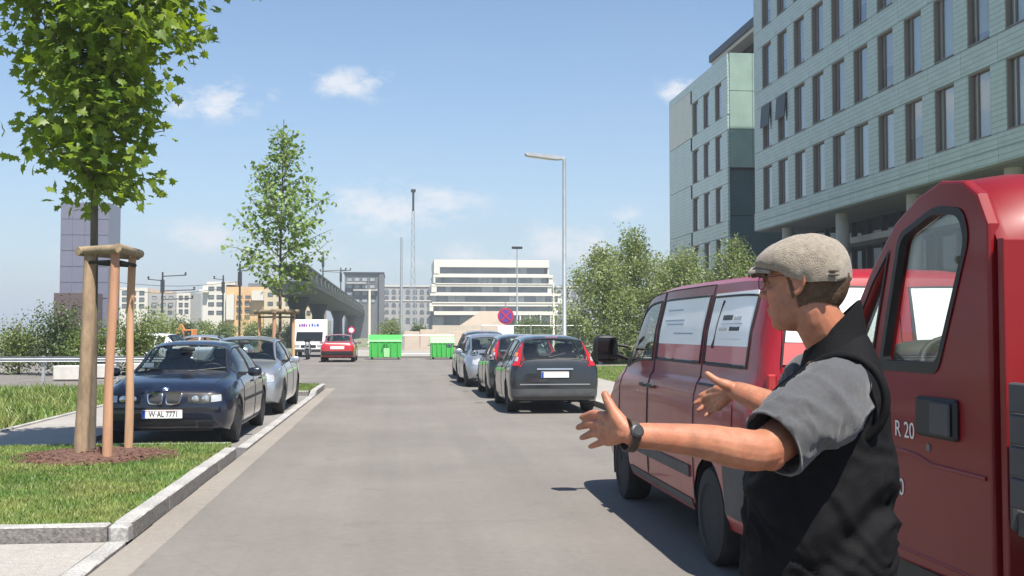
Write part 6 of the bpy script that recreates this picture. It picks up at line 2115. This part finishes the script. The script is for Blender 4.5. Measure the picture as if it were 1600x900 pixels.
# vest: body, stand-up collar, armhole rims
VR = [(.74, .185, -.150, .200), (.80, .197, -.155, .205), (.92, .203, -.158, .206), (1.083, .200, -.162, .207), (1.20, .190, -.160, .207), (1.30, .172, -.156, .206), (1.375, .145, -.148, .200), (1.42, .118, -.140, .184), (1.452, .094, -.128, .157), (1.478, .078, -.112, .125), (1.50, .066, -.094, .096)]
zz = np.linspace(.74, 1.50, 90)
ar = np.array(VR)
f0 = pchip(ar[:, 0], ar[:, 1], zz); f1 = pchip(ar[:, 0], ar[:, 2], zz); hw = pchip(ar[:, 0], ar[:, 3], zz)
rr = []
NV = 150
for i, z in enumerate(zz):
    c = pm((f0[i] + f1[i]) / 2, 0, z)
    ring = ell_ring(c, MF, ML, (f0[i] - f1[i]) / 2, hw[i], NV, 2.35)
    out = []
    for p in ring:
        nrm = (p - c); nrm.z = 0; nrm.normalize()
        k = min(1, (1.50 - z) / .10)
        ax = (Vector((0, 0, 1)) * .8 + MF * .75)
        lo = min(1.0, max(.35, (1.38 - z) / .2))
        a_ = (wrinkle(p, .013, 8.0, ax, 1.2, 1.0) + wrinkle(p, .008, 13.0, (Vector((0, 0, 1)) * .9 - MF * .7), 1.2, 4.0)) * lo + wrinkle(p, .0015, 30.0, ax, 1.0, 2.0)
        open_ = max(0.0, (z - 1.36) / .14) ** 1.3 * .055 * nrm.dot(MF)
        out.append(p + nrm * (a_ * k - .006) - Vector((0, 0, open_)))
    rr.append(out)
vest = MB(); vest.rings(rr, False, False)
# inner lining at the hem
hem = [[p * 1.0 for p in rr[0]], [p + (pm((f0[0] + f1[0]) / 2, 0, .74) - p) * .12 + Vector((0, 0, .05)) for p in rr[0]]]
vest.rings(hem, False, False)
vest_o = wear('vest', vest, M['vest_cloth'], 70)
col = MB(); rc = []
def col_ring(z, f0_, f1_, hw_, lift):
    out = []
    for k in range(64):
        t = 2 * math.pi * k / 64
        cs, sn = math.cos(t), math.sin(t)
        out.append(pm((f0_ + f1_) / 2 + (f0_ - f1_) / 2 * cs, hw_ * sn, z + lift * (-cs)))
    return out
rc = [col_ring(1.482, .072, -.102, .104, .052), col_ring(1.505, .064, -.098, .093, .058), col_ring(1.538, .056, -.092, .086, .064), col_ring(1.554, .053, -.089, .083, .066), col_ring(1.556, .046, -.082, .077, .064), col_ring(1.525, .044, -.079, .076, .056), col_ring(1.48, .044, -.079, .076, .04)]
col.rings(rc, False, False)
wear('vest_collar', col, M['vest_cloth'], 60, vest_o)
# shirt: sleeves and collar
shirt = empty('shirt'); shirt.parent = person


def sleeve(name, ctr, rad, seed, squash=.92):
    c, r_ = dense(ctr, rad, 12)
    n = 64; rr_ = []
    m_ = len(c)
    for i in range(m_):
        d = (c[min(i + 1, m_ - 1)] - c[max(i - 1, 0)]).normalized()
        u = d.cross(Vector((0, 0, 1))).normalized(); w = u.cross(d)
        ring = []
        for k in range(n):
            t = 2 * math.pi * k / n
            dirv = u * math.cos(t) * squash + w * math.sin(t)
            p = c[i] + dirv * r_[i]
            ring.append(p + dirv.normalized() * (wrinkle(p, .011, 11.0, (d * .35 + w * 1.0), 1.25, seed) + wrinkle(p, .0035, 27.0, (d * .5 + w), 1.2, seed + 3) - .004) * min(1, (m_ - i) / 4))
        rr_.append(ring)
    d = (c[-1] - c[-2]).normalized()
    rr_.append([lerp(c[-1], p, .955) + d * .001 for p in rr_[-1]])
    rr_.append([lerp(c[-6], p, .93) for p in rr_[m_ - 6]])
    mb = MB(); mb.rings(rr_, False, False)
    return wear(name, mb, M['shirt_cloth'], 70, shirt)


sleeve('sleeve', [rel(1308, 618, 2.70), rel(1306, 620, 2.615), rel(1292, 630, 2.535), rel(1257, 654, 2.465), rel(1226, 679, 2.42), rel(1208, 694, 2.398)], [.080, .092, .094, .086, .081, .080], 2.0)
sleeve('sleeve', [pm(-.03, -.16, 1.36), pm(.01, -.20, 1.385), lerp(SR, ER, .35), lerp(SR, ER, .65), lerp(SR, ER, .92)], [.095, .093, .085, .078, .076], 5.0)
# vest armhole piping round the near sleeve
def armhole(c, nrm, r_, name='armhole_rim'):
    u = nrm.cross(Vector((0, 0, 1))).normalized(); w = u.cross(nrm)
    mb = MB(); mb.tube([c + (u * math.cos(t) * .98 + w * math.sin(t) * 1.04) * r_ for t in np.linspace(0, 2 * math.pi, 40, endpoint=False)], .011, 8, True, True)
    return wear(name, mb, M['vest_cloth'], 60, vest_o)
ca = rel(1318, 624, 2.60)
armhole(ca, (rel(1300, 628, 2.52) - ca).normalized(), .101)
sc = MB(); sc.rings([col_ring(1.47, .060, -.086, .082, .04), col_ring(1.510, .046, -.078, .074, .046), col_ring(1.522, .044, -.076, .072, .048), col_ring(1.50, .040, -.072, .068, .04)], False, False)
wear('shirt_collar', sc, M['shirt_cloth'], 60, shirt)

# flat cap: crown, peak, button strap
cap = empty('flat_cap'); cap.parent = person
CS = [(.128, .050, .044, .060), (.118, .068, .040, .074), (.100, .082, .036, .089), (.075, .091, .031, .103), (.045, .096, .022, .115), (.012, .098, .008, .1225), (-.025, .097, .001, .1245), (-.058, .092, -.001, .117), (-.084, .080, .000, .101), (-.101, .060, .003, .078), (-.110, .036, .010, .056)]
CS = [(f_ * .93 - .003 if f_ > 0 else f_ * .975, a_, b_, c_) for f_, a_, b_, c_ in CS]
ca_ = np.array(CS)[::-1]
ff = np.linspace(ca_[0, 0], ca_[-1, 0], 44)
W2, ZB, ZT = [pchip(ca_[:, 0], ca_[:, i], ff) for i in (1, 2, 3)]
rr = []
for i, f in enumerate(ff):
    ring = []
    for k in range(40):
        t = -.15 * math.pi + (1.3 * math.pi) * k / 39
        x, z = math.cos(t), math.sin(t)
        zz_ = lerp(ZB[i], ZT[i], max(0, min(1, (z + .454) / 1.454)) ** .95)
        p = hp(f, W2[i] * math.copysign(abs(x) ** .8, x), zz_)
        p += Vector((0, 0, 1)) * wrinkle(p, .0028, 26.0, HF * .8 + HL * .3, 1.0, 3.0) + HL * math.copysign(1, x) * wrinkle(p, .0022, 30, Vector((0, 0, 1)), 1, 6)
        ring.append(p)
    rr.append(ring)
cm = MB(); cm.rings(rr, True, True)
crown_ = wear('crown', cm, M['cap_cloth'], 60, cap)
pk = MB(); rr = []
for (f, w, z) in ((.144, .006, .038), (.142, .026, .039), (.137, .043, .041), (.127, .058, .0435), (.110, .071, .046), (.088, .080, .046), (.065, .086, .042)):
    top, bot = [], []
    for k in range(17):
        x = -1 + 2 * k / 16
        dz = -.016 * x * x
        top.append(hp(f, w * x, z + dz + .004)); bot.append(hp(f, w * x, z + dz - .004))
    rr.append(top + bot[::-1])
pk.rings(rr)
wear('peak', pk, M['cap_cloth'], 60, cap)
for k, zz_ in enumerate((.016, .026)):
    wear('strap', MB().add(*[(lambda VF: ([hp(-.088 + v[0], .077 + v[1], zz_ + v[2]) for v in VF[0]], VF[1]))(ellipsoid((0, 0, 0), (.017, .006, .003), 10, 6, 3))][0]), M['cap_dark'], 60, cap)

# short hair below the cap
hr = MB(); rs = random.Random(9)
def skull(th, ph, k=1.0):
    return Vector((-.006 + .099 * k * math.cos(ph) * math.cos(th), .076 * k * math.cos(ph) * math.sin(th), .012 + .100 * k * math.sin(ph)))
rows_ = []
for j in range(13):
    ph = lerp(-.86, .12, j / 12)
    ring = []
    for i in range(49):
        th = lerp(-math.pi * 1.53, -math.pi * .47, i / 48)
        lim = 1.0 if j > 0 else .985
        edge = min(1, (48 - abs(i - 24) * 2) / 8)
        q = skull(th, ph, 1.035 + .02 * noise.noise(Vector((th * 9, ph * 14, 0)))) if edge > 0 and j > 0 else skull(th, ph, .97)
        ring.append(hp(*q))
    rows_.append(ring)
V = [p for r_ in rows_ for p in r_]; F = [(j * 49 + i, j * 49 + i + 1, (j + 1) * 49 + i + 1, (j + 1) * 49 + i) for j in range(12) for i in range(48)]
hr.add(V, F)
for k in range(5200):
    th = rs.uniform(-math.pi * 1.54, -math.pi * .46); ph = rs.uniform(-.88 + .12 * math.sin(th * 13), .12)
    q = skull(th, ph, 1.03); d = skull(th, ph - .16, 1.05 + rs.uniform(0, .03)) - q
    w = Vector((-math.sin(th), math.cos(th), rs.uniform(-.4, .4))) * .0009
    a_ = q; b_ = q + d * rs.uniform(.6, 1.1)
    hr.add([hp(*(a_ - w)), hp(*(a_ + w)), hp(*b_)], [(0, 1, 2)])
for s in (1, -1):                                             # sideburns
    for k in range(420):
        z = rs.uniform(-.030, .035); f = rs.uniform(.008, lerp(.013, .030, (z + .03) / .065))
        l_ = .0755 - .25 * f + .03 * min(0, z)
        a_ = Vector((f, s * (l_ + .001), z)); b_ = a_ + Vector((rs.uniform(-.002, .003), s * .002, -.012))
        hr.add([hp(*(a_ - Vector((.001, 0, 0)))), hp(*(a_ + Vector((.001, 0, 0)))), hp(*b_)], [(0, 1, 2)])
wear('hair', hr, M['hair'], None)
# eyes, brows and thin glasses
gl = MB()
for s in (1, -1):
    gl.tube([hp(-.006, s * .081, .020), hp(.04, s * .079, .018), hp(.100, s * .066, .014)], .0013, 6)
    gl.tube([hp(.106 - .008 * abs(math.cos(t)) * .5, s * .036 + .026 * math.cos(t), .002 + .017 * math.sin(t)) for t in np.linspace(0, 2 * math.pi, 24, endpoint=False)], .0012, 6, True, True)
gl.tube([hp(.108, .010, .006), hp(.112, 0, .009), hp(.108, -.010, .006)], .0012, 6)
glo = wear('glasses', gl, M['steel_dark'], 60)
for s in (1, -1):
    ln = MB(); ln.add([hp(.104, s * .036 + .025 * math.cos(t), .002 + .016 * math.sin(t)) for t in np.linspace(0, 2 * math.pi, 24, endpoint=False)], [tuple(range(24))])
    wear('lens', ln, M['clear_glass'], None, glo)
    eb = MB(); V, F = ellipsoid((0, 0, 0), (.010, .011, .009), 12, 8); eb.add([hp(.0715 + v[0], s * .031 + v[1], .002 + v[2]) for v in V], F); wear('eye', eb, M['eye_white'], 60)
    ib = MB(); V, F = ellipsoid((0, 0, 0), (.003, .005, .005), 10, 6); ib.add([hp(.0812 + v[0], s * .031 + v[1], .002 + v[2]) for v in V], F); wear('iris', ib, M['ink'], 60)
    bb = MB()
    for k in range(120):
        l_ = rs.uniform(.014, .048); a_ = Vector((.094 - .3 * max(0, l_ - .03), s * l_, .024 + rs.uniform(-.003, .003) - .1 * max(0, l_ - .035)))
        bb.add([hp(*(a_ + Vector((0, 0, -.001)))), hp(*(a_ + Vector((0, 0, .001)))), hp(*(a_ + Vector((-.001, s * .009, .002))))], [(0, 1, 2)])
    wear('eyebrow', bb, M['hair'], None)
# watch on the near wrist
wc = rel(984, 680, 2.284); wd = (E_ - W_).normalized()
u = wd.cross(Vector((0, 0, 1))).normalized(); w = u.cross(wd)
st_ = MB(); rr = []
for k in range(36):
    t = 2 * math.pi * k / 36
    o = wc + (u * math.cos(t) + w * math.sin(t)) * .0315
    n_ = (u * math.cos(t) + w * math.sin(t))
    rr.append([o + wd * .009, o + wd * .009 + n_ * .004, o - wd * .009 + n_ * .004, o - wd * .009])
st_.rings(rr, closed=True)
watch = wear('watch', st_, M['leather'], 60)
fd = (u * .86 + w * .3).normalized()
if fd.dot(FW) > 0: fd = -fd
fc = wc + fd * .036
a1 = wd; a2 = fd.cross(wd)
wf = MB(); wf.rings([[fc + fd * h_ + (a1 * math.cos(t) + a2 * math.sin(t)) * r_ for t in np.linspace(0, 2 * math.pi, 24, endpoint=False)] for (h_, r_) in ((-.006, .0135), (.002, .0145), (.004, .012))])
wear('watch_case', wf, M['steel_dark'], 40, watch)
wf = MB(); wf.rings([[fc + fd * h_ + (a1 * math.cos(t) + a2 * math.sin(t)) * r_ for t in np.linspace(0, 2 * math.pi, 24, endpoint=False)] for (h_, r_) in ((.0042, .0105), (.0050, .0105))])
wear('watch_face', wf, M['ink'], 40, watch)
# trousers and shoes
tro = MB()
for s in (1, -1):
    rr = []
    for z, r_ in ((.96, .13), (.86, .118), (.70, .10), (.50, .085), (.30, .08), (.08, .085)):
        c = pm(.005 + .02 * math.sin(z * 3), s * (.085 + .02 * (1 - z)), z)
        rr.append([p + (p - c).normalized() * wrinkle(p, .005, 12, Vector((0, 0, 1)), 1, 8 + s) for p in ell_ring(c, MF, ML, r_ * 1.08, r_ * .92, 32)])
    tro.rings(rr, True, True)
wear('trousers', tro, M['trousers'], 60)
for s in (1, -1):
    sh_ = MB(); rr = []
    for f, w_, h_ in ((-.10, .030, .05), (-.085, .040, .085), (-.02, .043, .095), (.05, .046, .075), (.12, .050, .055), (.17, .040, .04), (.19, .02, .025)):
        rr.append(ell_ring(pm(f, s * .105, h_ / 2 + .001), ML, Vector((0, 0, 1)), w_, h_ / 2, 20, 3))
    sh_.rings(rr); wear('shoe', sh_, M['leather'], 60)

# ------------------------------------------------------------------ summer haze  (HAZE)
hm = bpy.data.materials.new('haze'); hm.use_nodes = True
hn, hl_ = hm.node_tree.nodes, hm.node_tree.links
hn.clear()
ho = hn.new('ShaderNodeOutputMaterial'); pv = hn.new('ShaderNodeVolumePrincipled')
pv.inputs['Color'].default_value = (.86, .92, 1.0, 1)
pv.inputs['Density'].default_value = .00085
pv.inputs['Anisotropy'].default_value = .2
hl_.new(pv.outputs[0], ho.inputs['Volume'])
haze = MB().box(-2600, 2600, -320, 4100, -1.2, 31.5).build('haze', hm)
tag(haze, 'thin pale summer haze filling the street', 'haze', kind='stuff')
